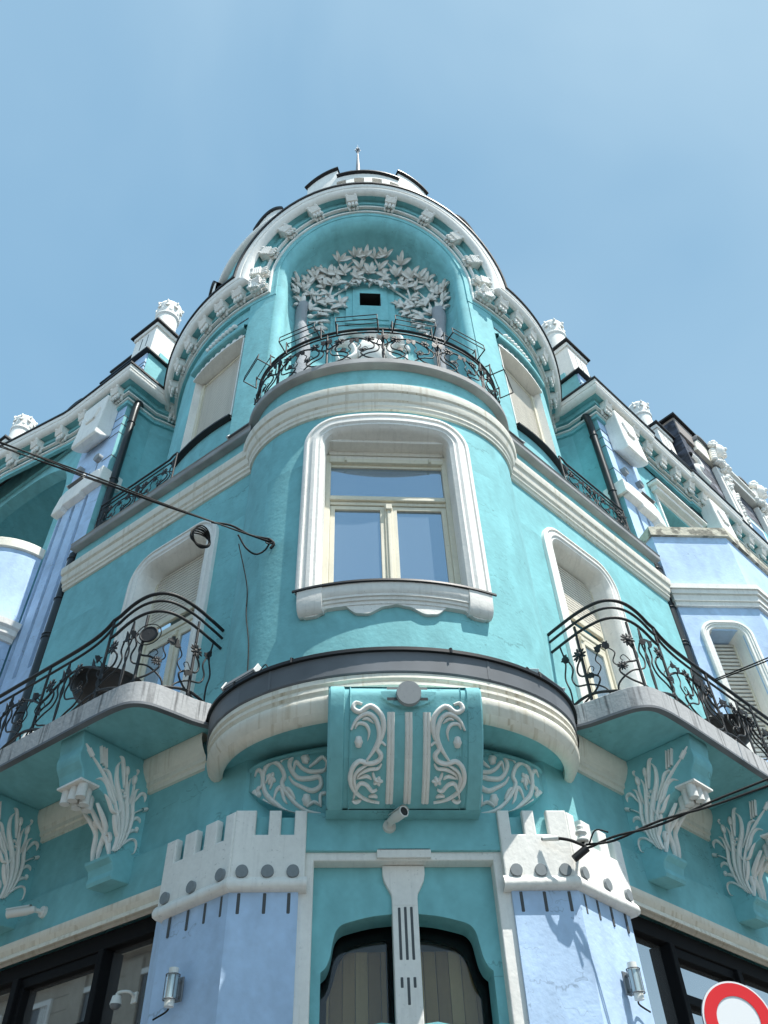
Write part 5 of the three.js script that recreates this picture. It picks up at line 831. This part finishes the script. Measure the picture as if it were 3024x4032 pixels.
// map(l, h, z): l metres along, h above the floor, z outwards
function railing(name, label, map, L, o) {
  const R = thing(name, map(0, 0, 0), label, 'railing', 'wrought iron flower railings'); const P = (n, g) => obj(n, g, M.iron, R);
  const line = (fn, r, l0 = 0, l1 = L, n = 0) => { const k = n || Math.ceil((l1 - l0) / 0.09), pts = []; for (let i = 0; i <= k; i++) { const l = l0 + (l1 - l0) * i / k; pts.push(map(l, fn(l), 0)); } return tube(pts, r, 6, k * 2); };
  for (const q of o.rails) P('rail', line(q.h, q.r || 0.014, q.l0 || 0, q.l1 || L));
  const spot = (n, g, l, h, rot, sc, z = 0.02) => { const p = map(l, h, z), px = map(l + 0.01, h, z), X = px.sub(p).normalize(), Y = UP, Z = X.clone().cross(Y).normalize(); const m = basis(X, Y, Z, p).multiply(new THREE.Matrix4().makeRotationZ(rot)).multiply(new THREE.Matrix4().makeScale(sc, sc, sc)); place(n, g, M.iron, m, R); };
  const vine = (pts, r) => P('vine', tube(pts.map(([l, h, z = 0]) => map(l, h, z)), r, 5, pts.length * 4));
  const st = o.step, n = Math.round((o.l1 - o.l0) / st);
  for (let k = 0; k < n; k++) {
    const a = o.l0 + k * st, T = o.top(a), m = (k % 2 ? (x) => a + st * (1 - x) : (x) => a + st * x), d = k % 2 ? -1 : 1, H = T;
    vine([[m(0.0), 0.02], [m(0.02), H * 0.35], [m(-0.04), H * 0.55], [m(0.05), H * 0.75], [m(0), H]], 0.0095);
    vine([[m(0.12), 0.03], [m(0.3), H * 0.12], [m(0.62), H * 0.2], [m(0.78), H * 0.33], [m(0.6), H * 0.42], [m(0.35), H * 0.47], [m(0.3), H * 0.58], [m(0.46), H * 0.70, 0.01]], 0.0105);
    vine([[m(0.92), 0.03], [m(0.86), H * 0.16], [m(0.55), H * 0.3], [m(0.2), H * 0.38], [m(0.12), H * 0.5], [m(0.2), H * 0.62], [m(0.14), H * 0.74, 0.01]], 0.0095);
    vine([[m(0.72), H * 0.36], [m(0.86), H * 0.46], [m(0.78), H * 0.58], [m(0.88), H * 0.66, 0.01]], 0.007); vine([[m(0.5), H * 0.44], [m(0.62), H * 0.53], [m(0.7), H * 0.49], [m(0.66), H * 0.45]], 0.005);
    spot('flower', petalG, m(0.46), H * 0.73, k, 1.0 + 0.2 * rnd()); spot('leaf', ironLeafG, m(0.14), H * 0.72, d * 0.4, 0.95); spot('leaf', ironLeafG, m(0.88), H * 0.64, -d * 0.5, 0.85); spot(k % 2 ? 'flower' : 'leaf', k % 2 ? petalG : ironLeafG, m(0.7), H * 0.36, d * 1.3, 0.75, 0.03);
  }
  for (const [l, h] of o.posts) P('post', rod(map(l, -0.02, 0), map(l, h, 0), 0.017, 0.014, 8));
  return R;
}
{
  // first floor balconies: swept path from the wall round the slab
  const path = cr2([[0.07, 0.0], [0.06, 0.2], [0.055, 0.45], [0.09, 0.68], [0.2, 0.81], [0.42, 0.875], [0.8, 0.885], [1.4, 0.885], [2.4, 0.885], [3.6, 0.885]], 220), cum = [0]; for (let i = 1; i < path.length; i++) cum.push(cum[i - 1] + path[i].distanceTo(path[i - 1]));
  const at = (l) => { let i = 1; while (i < cum.length - 1 && cum[i] < l) i++; const t = (l - cum[i - 1]) / (cum[i] - cum[i - 1]), a = path[i - 1], b = path[i]; return [a.x + (b.x - a.x) * t, a.y + (b.y - a.y) * t, (b.x - a.x), (b.y - a.y)]; };
  const PL = 1.42, top = (l) => l < PL ? 1.10 + 0.06 * Math.sin(Math.min(1, l / PL) * Math.PI) - 0.09 * Math.pow(Math.max(0, (l - 0.9) / (PL - 0.9)), 2) : 0.90 + 0.14 * Math.exp(-(l - PL) / 0.16);
  for (const s of [-1, 1]) {
    const map = (l, h, z) => { const [u, o, du, dv] = at(Math.max(0, Math.min(cum[cum.length - 1], l))), q = Math.hypot(du, dv) || 1; return FP(s, u - (dv / q) * z, 6.0 + h, o + (du / q) * z); };
    const R = railing('balcony_railing', s < 0 ? 'black iron flower railing on the shaded balcony with a hoop medallion' : 'black iron flower railing on the sunny balcony beside the lavender oriel', map, 4.3, {
      rails: [{ h: top, r: 0.019, l1: PL }, { h: top, r: 0.021, l0: PL, l1: 4.3 }, { h: (l) => top(l) - 0.10, r: 0.015, l1: PL }, { h: (l) => top(l) - 0.235, r: 0.016, l1: PL }, { h: (l) => top(l) - 0.11, r: 0.014, l0: PL, l1: 4.3 }, { h: (l) => 0.42 + 0.2 * Math.abs(Math.sin((l - PL) / 0.95 * Math.PI)), r: 0.013, l0: PL, l1: 4.3 }, { h: (l) => 0.09 + 0.07 * Math.sin(l * 5.5), r: 0.016, l0: 0.1, l1: 4.3 }],
      posts: [[PL, 1.02], [PL - 0.5, 0.88], [0.35, 1.0], [2.4, 0.9], [3.4, 0.9]], l0: 0.12, l1: 4.2, step: 0.48, top: (l) => l < PL ? 0.86 : 0.8,
    });
    if (s < 0) { const c = map(0.86, 0.62, 0.02), px = map(0.87, 0.62, 0.02), X = px.sub(c).normalize(), Z = X.clone().cross(UP).normalize(); const m = basis(X, UP, Z, c); const d = new THREE.CylinderGeometry(0.085, 0.085, 0.012, 24); d.rotateX(Math.PI / 2); const t = new THREE.TorusGeometry(0.085, 0.012, 6, 28), t2 = new THREE.TorusGeometry(0.125, 0.006, 6, 28); obj('medallion', [d, t, t2].map((g) => g.applyMatrix4(m)), M.iron, R); place('leaf', ironLeafG, M.lampGrey, m.clone().multiply(new THREE.Matrix4().makeTranslation(0, -0.05, 0.012)).multiply(new THREE.Matrix4().makeScale(0.75, 0.75, 0.75)), R); }
  }
  // balcony of the niche, on top of the round bay
  const LB = 4.5, nm = (l, h, z) => bay(l - LB / 2, 10.62 + h, 0.035 + z);
  railing('balcony_railing', 'curved black iron flower railing round the niche balcony', nm, LB, { rails: [{ h: () => 0.80, r: 0.02 }, { h: () => 0.72, r: 0.012 }, { h: (l) => 0.38 + 0.22 * Math.abs(Math.sin(l / 0.74 * Math.PI)), r: 0.012 }, { h: (l) => 0.06 + 0.03 * Math.sin(l * 8), r: 0.013 }], posts: [0.02, 0.75, 1.5, 2.25, 3.0, 3.75, LB - 0.02].map((l) => [l, 0.82]), l0: 0.02, l1: LB - 0.02, step: 0.37, top: () => 0.72 });
  // window box holders hooked over that rail
  for (const [a, w, t] of [[-0.93, 0.5, 0.9], [-0.55, 0.6, 0.7], [-0.17, 0.62, 0.55], [0.2, 0.62, 0.55], [0.56, 0.6, 0.7], [0.95, 0.5, 0.9]]) {
    const f = bayAt(a * 1.97), O = V(f[2], 0, -f[3]), X = UP.clone().cross(O), c = bay(a * 1.97, 11.43, 0.065);
    const H = thing('flower_box_holder', c, Math.abs(a) > 0.9 ? 'empty black flower box holder hooked on the outer curve of the niche railing' : 'empty black flower box holder hooked over the middle of the niche railing', 'box holder', Math.abs(a) > 0.9 ? 'flower box holders on the outer curve' : 'flower box holders over the middle');
    const q = (x, y, z) => c.clone().addScaledVector(X, x).addScaledVector(UP, y).addScaledVector(O, z); const h = w / 2 - 0.03;
    for (const x of [-h, h]) obj('hook', [rod(q(x, -0.16, 0.0), q(x, 0.10, 0.015), 0.011), rod(q(x, -0.16, 0.0), q(x, -0.14, 0.20), 0.009), rod(q(x, 0.08, 0.01), q(x, 0.08, -0.05), 0.009)], M.iron, H);
    for (const [y, z] of [[0.06, 0.012], [-0.14, 0.20], [-0.02, 0.19]]) obj('bar', rod(q(-h, y, z), q(h, y, z), 0.007), M.iron, H);
    for (const x of [-h, h]) obj('end_bar', rod(q(x, -0.14, 0.20), q(x, -0.02, 0.19), 0.007), M.iron, H);
  }
  // terrace rails between tower and piers
  for (const s of [-1, 1]) {
    const U0 = s < 0 ? 1.62 : 1.42, U1 = s < 0 ? 3.34 : 3.1, map = (l, h, z) => FP(s, U0 + l, 10.46 + h, 0.03 + z);
    railing('terrace_railing', s < 0 ? 'low iron railing on the terrace edge beside the fluted pier in shade' : 'low iron railing on the terrace edge by the sunlit lavender oriel', map, U1 - U0, { rails: [{ h: (l) => 0.68 + (l < 0.1 ? 0.05 : 0), r: 0.016 }, { h: () => 0.58, r: 0.011 }, { h: (l) => 0.3 + 0.18 * Math.abs(Math.sin(l / 0.8 * Math.PI)), r: 0.010 }, { h: () => 0.04, r: 0.012 }], posts: [[0.01, 0.72], [U1 - U0 - 0.01, 0.68]], l0: 0.02, l1: U1 - U0, step: 0.4, top: () => 0.58 });
  }
}

// ------------------------------------------------------------------ downpipes
for (const s of [-1, 1]) {
  const t = thing('downpipe', FP(s, 3.9, 0.0, -0.1), s < 0 ? 'dark metal downpipe beside the fluted pier on the shaded front' : 'dark metal downpipe beside the lavender oriel on the sunny front', 'downpipe');
  obj('upper_pipe', [tube([FP(s, CU - 0.02, 15.2, -0.62), FP(s, CU - 0.1, 15.1, -0.5), FP(s, CU - 0.115, 14.9, -0.47), FP(s, CU - 0.115, 14.2, -0.47), FP(s, CU - 0.115, 12.0, -0.47), FP(s, CU - 0.115, 10.62, -0.47), FP(s, CU - 0.16, 10.56, -0.4), FP(s, 3.95, 10.52, -0.22)], 0.072, 14, 70)], M.pipe, t);
  obj('lower_pipe', [tube([FP(s, 3.98, 10.52, -0.25), FP(s, 3.9, 10.56, -0.12), FP(s, 3.86, 10.5, -0.08), FP(s, 3.86, 10.3, -0.08), FP(s, 3.86, 8, -0.08), FP(s, 3.86, 0.15, -0.08)], 0.092, 14, 70)], M.pipe, t);
  const ring = (u, y, o, r) => { const g = new THREE.TorusGeometry(r, 0.012, 6, 20); g.rotateX(Math.PI / 2); const p = FP(s, u, y, o); g.translate(p.x, p.y, p.z); return g; };
  for (const y of [14.4, 12.75, 11.2]) obj('collar', ring(CU - 0.115, y, -0.47, 0.074), M.pipe, t); for (const y of [10.35, 9.55, 8.9, 8.84, 7.6, 6.5]) obj('collar', ring(3.86, y, -0.08, 0.094), M.pipe, t);
}

// ------------------------------------------------------------------ lights, cameras, cables
function floodlight(P, dir, label, grp) { // long aluminium wall washer on a bent foot; dir = long axis
  const t = thing('floodlight', P, label, 'floodlight', grp), X = dir.clone().setY(0).normalize(), Z = X.clone().cross(UP), m = basis(X, UP, Z, P).multiply(new THREE.Matrix4().makeTranslation(0, 0.10, 0)).multiply(new THREE.Matrix4().makeRotationX(-0.5));
  const fins = [rbox(-0.21, 0.21, -0.035, 0.045, -0.05, 0.05, 0.008)]; for (let k = 0; k < 4; k++) fins.push(rbox(-0.205, 0.205, -0.055, -0.03, -0.045 + k * 0.026, -0.037 + k * 0.026, 0.003)); obj('housing', fins.map((g) => g.applyMatrix4(m)), M.lampGrey, t);
  for (const x of [-0.225, 0.208]) obj('end_cap', rbox(x, x + 0.017, -0.05, 0.055, -0.06, 0.06, 0.006).applyMatrix4(m), M.plate, t);
  for (const k of [-0.12, 0.12]) obj('foot', rod(P.clone().addScaledVector(X, k), P.clone().addScaledVector(X, k).addScaledVector(UP, 0.09), 0.012), M.lampGrey, t);
  const e = V(0.22, 0, 0).applyMatrix4(m); obj('lead', tube([e, e.clone().addScaledVector(X, 0.07).addScaledVector(UP, 0.04), e.clone().addScaledVector(X, 0.12).addScaledVector(UP, -0.04), e.clone().addScaledVector(X, 0.10).addScaledVector(UP, -0.12)], 0.006, 5), M.cable, t); return t;
}
floodlight(FP(-1, 0.2, 10.46, 0.06), V(SB, 0, CB), 'grey floodlight on the shaded terrace coping beside the bay', 'floodlights'); floodlight(FP(1, 0.12, 10.46, 0.06), V(SB, 0, -CB), 'grey floodlight on the sunny terrace coping beside the bay', 'floodlights');
{ floodlight(ledgeAt(-0.69, 5.89, 2.13), V(0.72, 0, 0.70), 'grey floodlight on the bay ledge beside the shaded balcony', 'floodlights'); floodlight(ledgeAt(0.69, 5.89, 2.13), V(-0.72, 0, 0.70), 'grey floodlight on the bay ledge beside the sunny balcony', 'floodlights'); }
floodlight(FP(-1, 4.98, 12.97, -0.24), V(SB, 0, CB), 'grey floodlight on the scroll band of the shaded fluted pier', 'floodlights'); floodlight(FP(1, 5.05, 12.97, -0.24), V(SB, 0, -CB), 'grey floodlight on the scroll band of the sunlit pier', 'floodlights');

function bulletCam(P, n, aim, label, len = 0.24) {
  const t = thing('security_camera', P, label, 'security camera', 'security cameras'); const q = new THREE.Quaternion().setFromUnitVectors(UP, n), pl = new THREE.CylinderGeometry(0.05, 0.055, 0.03, 18); pl.applyQuaternion(q); pl.translate(P.x + n.x * 0.015, P.y + n.y * 0.015, P.z + n.z * 0.015); obj('base', pl, M.plastic, t);
  const j = P.clone().addScaledVector(n, 0.10).addScaledVector(aim, 0.02); obj('arm', [rod(P, j, 0.022, 0.02, 10), new THREE.SphereGeometry(0.03, 12, 8).translate(j.x, j.y, j.z)], M.plastic, t);
  const e = j.clone().addScaledVector(aim, len); obj('body', [rod(j.clone().addScaledVector(aim, -0.02), j.clone().addScaledVector(aim, 0.06), 0.028, 0.042, 18), rod(j.clone().addScaledVector(aim, 0.06), e, 0.042, 0.042, 18)], M.plastic, t);
  const sh = new THREE.CylinderGeometry(0.05, 0.05, len * 0.95, 16, 1, true, -1.2, 2.4); const Y = aim, Z = V(0, 1, 0).sub(aim.clone().multiplyScalar(aim.y)).normalize(), X = Y.clone().cross(Z); sh.applyMatrix4(basis(X, Y, Z, j.clone().addScaledVector(aim, len * 0.58))); obj('sunshade', sh, M.plastic, t);
  obj('lens', [rod(e, e.clone().addScaledVector(aim, 0.004), 0.034, 0.034, 18)], M.dark, t); const rg = new THREE.TorusGeometry(0.04, 0.006, 6, 20); rg.applyQuaternion(new THREE.Quaternion().setFromUnitVectors(V(0, 0, 1), aim)); rg.translate(e.x, e.y, e.z); obj('ring', rg, M.plastic, t);
}
bulletCam(V(-0.11, 4.60, -6.44), V(0, 0, 1), V(0.52, 0.02, 0.85).normalize(), 'white bullet camera above the entrance, under the curved panel', 0.17);
bulletCam(FP(-1, 2.02, 4.665, 0.045), V(-CB, 0, SB), V(-SB * 0.85, -0.08, -CB * 0.85).add(V(-CB * 0.5, 0, SB * 0.5)).normalize(), 'white bullet camera over the shop window, below the console', 0.24);
{ // small dome camera by the shop window
  const P = FP(-1, 0.62, 3.70, -0.08), n = V(-CB, 0, SB), t = thing('dome_camera', P, 'small white dome camera on an arm inside the shop window frame', 'security camera'); const q = P.clone().addScaledVector(n, 0.10).add(FP(-1, 0.1, 0, 0)).sub(FP(-1, 0, 0, 0));
  obj('bracket', [rbox(-0.03, 0.03, -0.04, 0.04, -0.01, 0.01, 0.004).applyMatrix4(basis(V(SB, 0, CB), UP, n, P)), tube([P, P.clone().addScaledVector(n, 0.05).addScaledVector(UP, 0.03), q.clone().addScaledVector(UP, 0.03), q], 0.012, 8)], M.plastic, t); obj('dome', [new THREE.SphereGeometry(0.045, 14, 10).translate(q.x, q.y - 0.045, q.z)], M.lampGrey, t); obj('hood', new THREE.CylinderGeometry(0.035, 0.048, 0.06, 16).translate(q.x, q.y - 0.02, q.z), M.plastic, t);
}
for (const s of [-1, 1]) { // tubular glass wall lamps on the pilasters
  const P = V(s * 1.62, 3.51, -6.745).add(V(s * CB, 0, SB).multiplyScalar(0.045)), n = V(s * CB, 0, SB), t = thing('wall_lamp', P, s < 0 ? 'glass tube wall lamp on the shaded lavender pilaster' : 'glass tube wall lamp on the sunlit lavender pilaster', 'wall lamp', 'wall lamps on the pilasters');
  const c = P.clone().addScaledVector(n, 0.085); const cy = (r0, r1, y0, y1, seg = 20) => new THREE.CylinderGeometry(r1, r0, y1 - y0, seg).translate(c.x, c.y + (y0 + y1) / 2, c.z);
  obj('glass', cy(0.043, 0.043, -0.075, 0.075, 12), new THREE.MeshPhysicalMaterial({ color: C(0.42, 0.52, 0.54), roughness: 0.12, metalness: 0.2, clearcoat: 1 }), t); obj('cap', cy(0.036, 0.036, 0.075, 0.125), M.plastic, t); obj('cap', cy(0.036, 0.036, -0.125, -0.075), M.plastic, t);
  obj('cage', [0, 1, 2, 3, 4, 5].map((k) => { const a = k * Math.PI / 3; return rod(c.clone().add(V(0.05 * Math.cos(a), -0.085, 0.05 * Math.sin(a))), c.clone().add(V(0.05 * Math.cos(a), 0.085, 0.05 * Math.sin(a))), 0.0035, 0.0035, 5); }).concat([-0.08, 0.08].map((y) => { const g = new THREE.TorusGeometry(0.05, 0.0045, 6, 20); g.rotateX(Math.PI / 2); g.translate(c.x, c.y + y, c.z); return g; })), M.lampGrey, t);
  const X = n.clone().cross(UP).negate(); obj('bracket', [rbox(-0.035, 0.035, -0.08, 0.08, 0, 0.015, 0.004).applyMatrix4(basis(UP.clone().cross(n), UP, n, P)), rod(P.clone().addScaledVector(UP, 0.05), c.clone().addScaledVector(UP, 0.05), 0.012), rod(P.clone().addScaledVector(UP, -0.05), c.clone().addScaledVector(UP, -0.05), 0.012)], M.lampGrey, t);
  const w = FP(s, 1, 0, 0).sub(FP(s, 0, 0, 0)); obj('lead', tube([c.clone().addScaledVector(UP, -0.11), P.clone().addScaledVector(w, 0.10).addScaledVector(UP, -0.12).addScaledVector(n, 0.012), P.clone().addScaledVector(w, 0.24).addScaledVector(UP, -0.15).addScaledVector(n, 0.01)], 0.007, 6), M.cable, t);
}
{ // cable bundle from the left, fixed to the bay
  const A = V(-1.27, 7.68, -6.37), F = V(-3.95, 8.0, -5.5), far = V(-9.3, 9.05, -3.4); const t = thing('overhead_cables', A, 'bundle of black overhead cables with a coil, fixed to the round bay', 'cable');
  const mid = (a, b, k, sag) => a.clone().lerp(b, k).addScaledVector(UP, -sag * 4 * k * (1 - k));
  for (let j = 0; j < 4; j++) { const pts = []; for (let k = 0; k <= 14; k++) { const p = mid(far, A, k / 14, 0.10 + 0.025 * j); p.y += 0.02 * Math.sin(k * 1.3 + j * 2) * (k < 13 ? 1 : 0); p.x += 0.012 * j; pts.push(p); } obj('cable', tube(pts, j < 2 ? 0.0085 : 0.006, 6, 60), M.cable, t); }
  const cc = V(-1.98, 7.62, -6.18), cg = []; for (let k = 0; k < 6; k++) { const g = new THREE.TorusGeometry(0.105 + 0.006 * (k % 3), 0.0085, 6, 32); g.rotateX(0.12 * (k - 2.5)); g.rotateY(0.5 + 0.1 * k); g.translate(cc.x + 0.004 * k, cc.y - 0.09, cc.z + 0.008 * k); cg.push(g); } obj('coil', cg, M.cable, t);
  obj('loop', [tube([V(-1.62, 7.74, -6.32), V(-1.52, 7.58, -6.36), V(-1.42, 7.52, -6.38), V(-1.33, 7.58, -6.38), V(-1.28, 7.68, -6.36)], 0.01, 6), tube([V(-1.9, 7.8, -6.2), V(-1.7, 7.82, -6.26), V(-1.5, 7.78, -6.36), V(-1.3, 7.72, -6.35)], 0.012, 6), tube([V(-1.3, 7.72, -6.35), V(-1.24, 7.66, -6.36), V(-1.27, 7.6, -6.37)], 0.016, 6)], M.cable, t);
  const hk = new THREE.TorusGeometry(0.035, 0.008, 6, 16); hk.translate(A.x - 0.02, A.y, A.z + 0.02); obj('hook', [hk, rod(A.clone().add(V(0.04, 0.02, -0.06)), A, 0.012)], M.iron, t);
  const w = thing('loose_wire', V(-1.37, 6.0, -6.62), 'thin loose wire hanging down the round bay below the cable hook', 'wire'); obj('wire', tube([V(-1.63, 7.78, -6.50), bay(-1.66, 7.3, 0.02), bay(-1.62, 6.9, 0.015), bay(-1.53, 6.5, 0.015), bay(-1.5, 6.2, 0.015), bay(-1.49, 5.98, 0.015)], 0.0065, 5, 40), M.cable, w);
}
{ // twisted cable on the right, held by a porcelain insulator
  const P = V(1.40, 4.40, -6.27), t = thing('insulator', P, 'white porcelain insulator on a black bracket at the sunlit capital', 'insulator');
  obj('bell', new THREE.LatheGeometry([[0, 0.13], [0.022, 0.128], [0.03, 0.115], [0.02, 0.1], [0.022, 0.09], [0.042, 0.08], [0.046, 0.06], [0.026, 0.05], [0.03, 0.03], [0.046, 0.015], [0.05, -0.005], [0.02, -0.01]].map(([a, b]) => new THREE.Vector2(a, b)), 18).translate(P.x, P.y, P.z), M.plastic, t);
  obj('bracket', [rod(P.clone().add(V(0, 0.02, 0)), P.clone().add(V(0.005, -0.09, 0)), 0.011), rod(P.clone().add(V(0.02, -0.06, 0.02)), P.clone().add(V(-0.09, -0.13, -0.02)), 0.03, 0.03, 10), rod(P.clone().add(V(-0.02, -0.07, 0)), P.clone().add(V(-0.02, -0.08, -0.2)), 0.012)], M.iron, t);
  const c = thing('service_cable', P, 'twisted black service cable running from the porcelain insulator', 'cable'); const far = V(7.5, 5.7, -3.6);
  for (let j = 0; j < 2; j++) { const pts = []; for (let k = 0; k <= 30; k++) { const f = k / 30, p = V(P.x + 0.02, P.y - 0.04, P.z).lerp(far, Math.pow(f, 1.5)); p.y -= 0.25 * f * (1 - f); const a = k * 1.1 + j * Math.PI, r = f < 0.25 ? 0.014 : 0.014 + 0.09 * (f - 0.25); if (f < 0.3) { p.y += r * Math.cos(a); p.z += r * Math.sin(a); } else p.y += (j ? 1 : -1) * Math.min(0.06, r); pts.push(p); } obj('cable', tube(pts, 0.0095, 6, 120), M.cable, c); }
  obj('lead', [tube([P.clone().add(V(0, -0.05, 0.03)), V(1.3, 4.40, -6.25), V(1.2, 4.44, -6.3), V(1.10, 4.46, -6.36)], 0.012, 6), tube([P.clone().add(V(0.04, -0.03, 0.03)), V(1.5, 4.46, -6.2), V(1.58, 4.42, -6.15)], 0.007, 6)], M.cable, c); obj('sleeve', rod(V(1.22, 4.435, -6.29), V(1.11, 4.457, -6.355), 0.02, 0.016), M.plastic, c);
  const d = thing('stay_wires', V(3.7, 6.8, -7.53), 'pair of thin black wires tied to the sunny balcony railing', 'wire'); for (const k of [0, 1]) obj('wire', tube([V(3.7, 6.79 + 0.02 * k, -7.53), V(4.06, 6.69 + 0.03 * k, -7.0), V(5.2, 6.5 + 0.06 * k, -5.4), V(8.5, 6.6 + 0.1 * k, -1.0)], 0.008, 5, 40), M.cable, d);
}
{ // round road sign
  const P = V(2.45, 3.27, -6.75), az = 0.42, n = V(-Math.sin(0.05), 0, Math.cos(0.05)), X = UP.clone().cross(n), m = basis(X, UP, n, P); const t = thing('road_sign', V(P.x, 0.12, P.z), 'round red and white closed to vehicles road sign on a post', 'road sign');
  const disc = (r, d, z) => { const g = new THREE.CylinderGeometry(r, r, d, 56); g.rotateX(Math.PI / 2); g.translate(0, 0, z); return g.applyMatrix4(m); };
  obj('back', disc(0.262, 0.02, -0.012), M.lampGrey, t); obj('white_rim', disc(0.26, 0.004, 0.0), std(C(0.82, 0.82, 0.82), 0.35), t); const rg = new THREE.RingGeometry(0.158, 0.247, 64); rg.translate(0, 0, 0.0065); obj('red_ring', rg.applyMatrix4(m), std(C(0.72, 0.008, 0.01), 0.35), t); obj('pole', [rod(V(P.x, 0.12, P.z - 0.06), V(P.x, 3.45, P.z - 0.06), 0.03, 0.03, 14)], M.lampGrey, t);
}
// things left on the balconies
for (const s of [-1, 1]) {
  const c = s < 0 ? FP(-1, 1.25, 6.005, 0.45) : FP(1, 2.55, 6.005, 0.5), t = thing('bistro_table', c, s < 0 ? 'black round table on the shaded balcony behind the medallion railing' : 'black round table on the sunny balcony below the oriel window', 'table', 'balcony tables');
  obj('top', new THREE.CylinderGeometry(0.40, 0.36, 0.035, 36).translate(c.x, c.y + 0.62, c.z), M.iron, t); obj('skirt', new THREE.LatheGeometry([[0.37, 0.6], [0.33, 0.52], [0.22, 0.44], [0.05, 0.42]].map(([a, b]) => new THREE.Vector2(a, b)), 28).translate(c.x, c.y, c.z), M.iron, t); obj('leg', [rod(c, c.clone().add(V(0, 0.6, 0)), 0.035, 0.03), new THREE.CylinderGeometry(0.05, 0.22, 0.04, 24).translate(c.x, c.y + 0.02, c.z)], M.iron, t);
}
{ const c = FP(1, 0.85, 6.005, 0.5), t = thing('planter', c, 'striped straw planter on the sunny balcony', 'planter'); const bm = std(C(0.52, 0.40, 0.24), 0.9, { map: dataTex(256, (u, v) => { const g = 0.7 + 0.5 * (fbm(u * 4, v * 20, 20, 3, 111) - 0.4); return [g, g * 0.95, g * 0.85]; }, [3, 6], true) }); obj('pot', new THREE.LatheGeometry([[0, 0], [0.13, 0], [0.17, 0.1], [0.19, 0.24], [0.175, 0.34], [0.16, 0.34], [0.17, 0.25]].map(([a, b]) => new THREE.Vector2(a, b)), 26).translate(c.x, c.y, c.z), bm, t); for (const y of [0.12, 0.2, 0.28]) obj('hoop', new THREE.TorusGeometry(0.182, 0.008, 5, 26).rotateX(Math.PI / 2).translate(c.x, c.y + y, c.z), std(C(0.2, 0.15, 0.1), 0.9), t); }
{ const c = FP(-1, 2.15, 6.005, 0.62), t = thing('candle_lantern', c, 'white domed lantern standing on the shaded balcony', 'lantern'); obj('shade', new THREE.LatheGeometry([[0.13, 0.0], [0.135, 0.1], [0.13, 0.2], [0.1, 0.29], [0.05, 0.33], [0, 0.34]].map(([a, b]) => new THREE.Vector2(a, b)), 22).translate(c.x, c.y + 0.03, c.z), M.plate, t); obj('base', new THREE.CylinderGeometry(0.14, 0.16, 0.04, 22).translate(c.x, c.y + 0.02, c.z), M.iron, t); }

// ------------------------------------------------------------------ houses across the street (mirrored in the shop windows)
function opposite(name, label, P, rotY, W, H, wallC, rows, roofC) {
  const t = thing(name, P, label, 'building'); t.rotation.y = rotY; t.updateMatrixWorld(true); const m = t.matrixWorld.clone(); const Q = (g) => g.applyMatrix4(m); const wm = std(wallC, 0.9, { map: paintMap });
  obj('wall', Q(box(-W / 2, W / 2, 0, H, -7, 0)), wm, t);
  const cols = Math.floor(W / 2.6); const wg = boxUV(clean(extr(rect(-0.72, 0.72, -1.15, 1.15), 0, 0.08, [rect(-0.58, 0.58, -1.0, 1.0)]))), pg = boxUV(clean(box(-0.6, 0.6, -1.02, 1.02, 0.01, 0.02))), cg = boxUV(clean(grid((u, v) => V(-0.55 + 0.4 * u, -1 + 2 * v, 0.03 + 0.015 * Math.sin(u * 25)), 24, 1))), sg = boxUV(clean(rbox(-0.85, 0.85, -1.32, -1.18, 0, 0.16, 0.01)));
  for (const y of rows) for (let c = 0; c < cols; c++) { const x = (c - (cols - 1) / 2) * 2.6; const mm = m.clone().multiply(new THREE.Matrix4().makeTranslation(x, y, 0.0)); const w = place('window', wg, M.white, mm, t); for (const [n, g, mt] of [['pane', pg, M.dark], ['curtain', cg, M.white], ['sill', sg, wm]]) { const q = new THREE.Mesh(g, mt); q.name = n; q.castShadow = q.receiveShadow = true; w.add(q); } }
  for (const x of range(-W / 2 + 0.05, W / 2, 2.6)) { obj('lesene', Q(rbox(x - 0.35, x + 0.35, 0, H - 0.6, 0, 0.09, 0.01)), wm, t); }
  for (const y of range(0.6, H - 0.8, 0.42)) obj('course', Q(box(-W / 2, W / 2, y, y + 0.02, 0, 0.012)), std(wallC.clone().multiplyScalar(0.55), 0.9), t);
  obj('cornice', Q(rbox(-W / 2 - 0.2, W / 2 + 0.2, H - 0.5, H, -0.2, 0.4, 0.04)), wm, t);
  obj('roof', Q(extr([[0.5, H], [0.5, H + 0.1], [-3.6, H + 2.4], [-7.4, H + 0.1], [-7.4, H]].reverse(), -W / 2, W / 2).applyMatrix4(new THREE.Matrix4().makeBasis(V(0, 0, 1), UP, V(-1, 0, 0)))), std(roofC, 0.9, { map: zincMap }), t); obj('chimney', Q(rbox(-0.4, 0.4, H + 0.8, H + 3.1, -3, -2.3, 0.03)), std(C(0.3, 0.16, 0.1), 0.9), t);
}
opposite('opposite_house', 'beige rusticated house across the street from the shaded front', V(-17.6, 0, -4.7), Math.PI - 40.25 * Math.PI / 180, 30, 10.8, C(0.5, 0.41, 0.32), [2.2, 5.6, 8.7], C(0.16, 0.06, 0.04));
opposite('opposite_cottage', 'low house with a red brown tiled roof across the street from the sunny front', V(23.0, 0, -6.4), Math.PI + 40.25 * Math.PI / 180, 34, 7.2, C(0.42, 0.30, 0.18), [2.2, 5.2], C(0.14, 0.05, 0.035));

renderer.render(scene, camera);
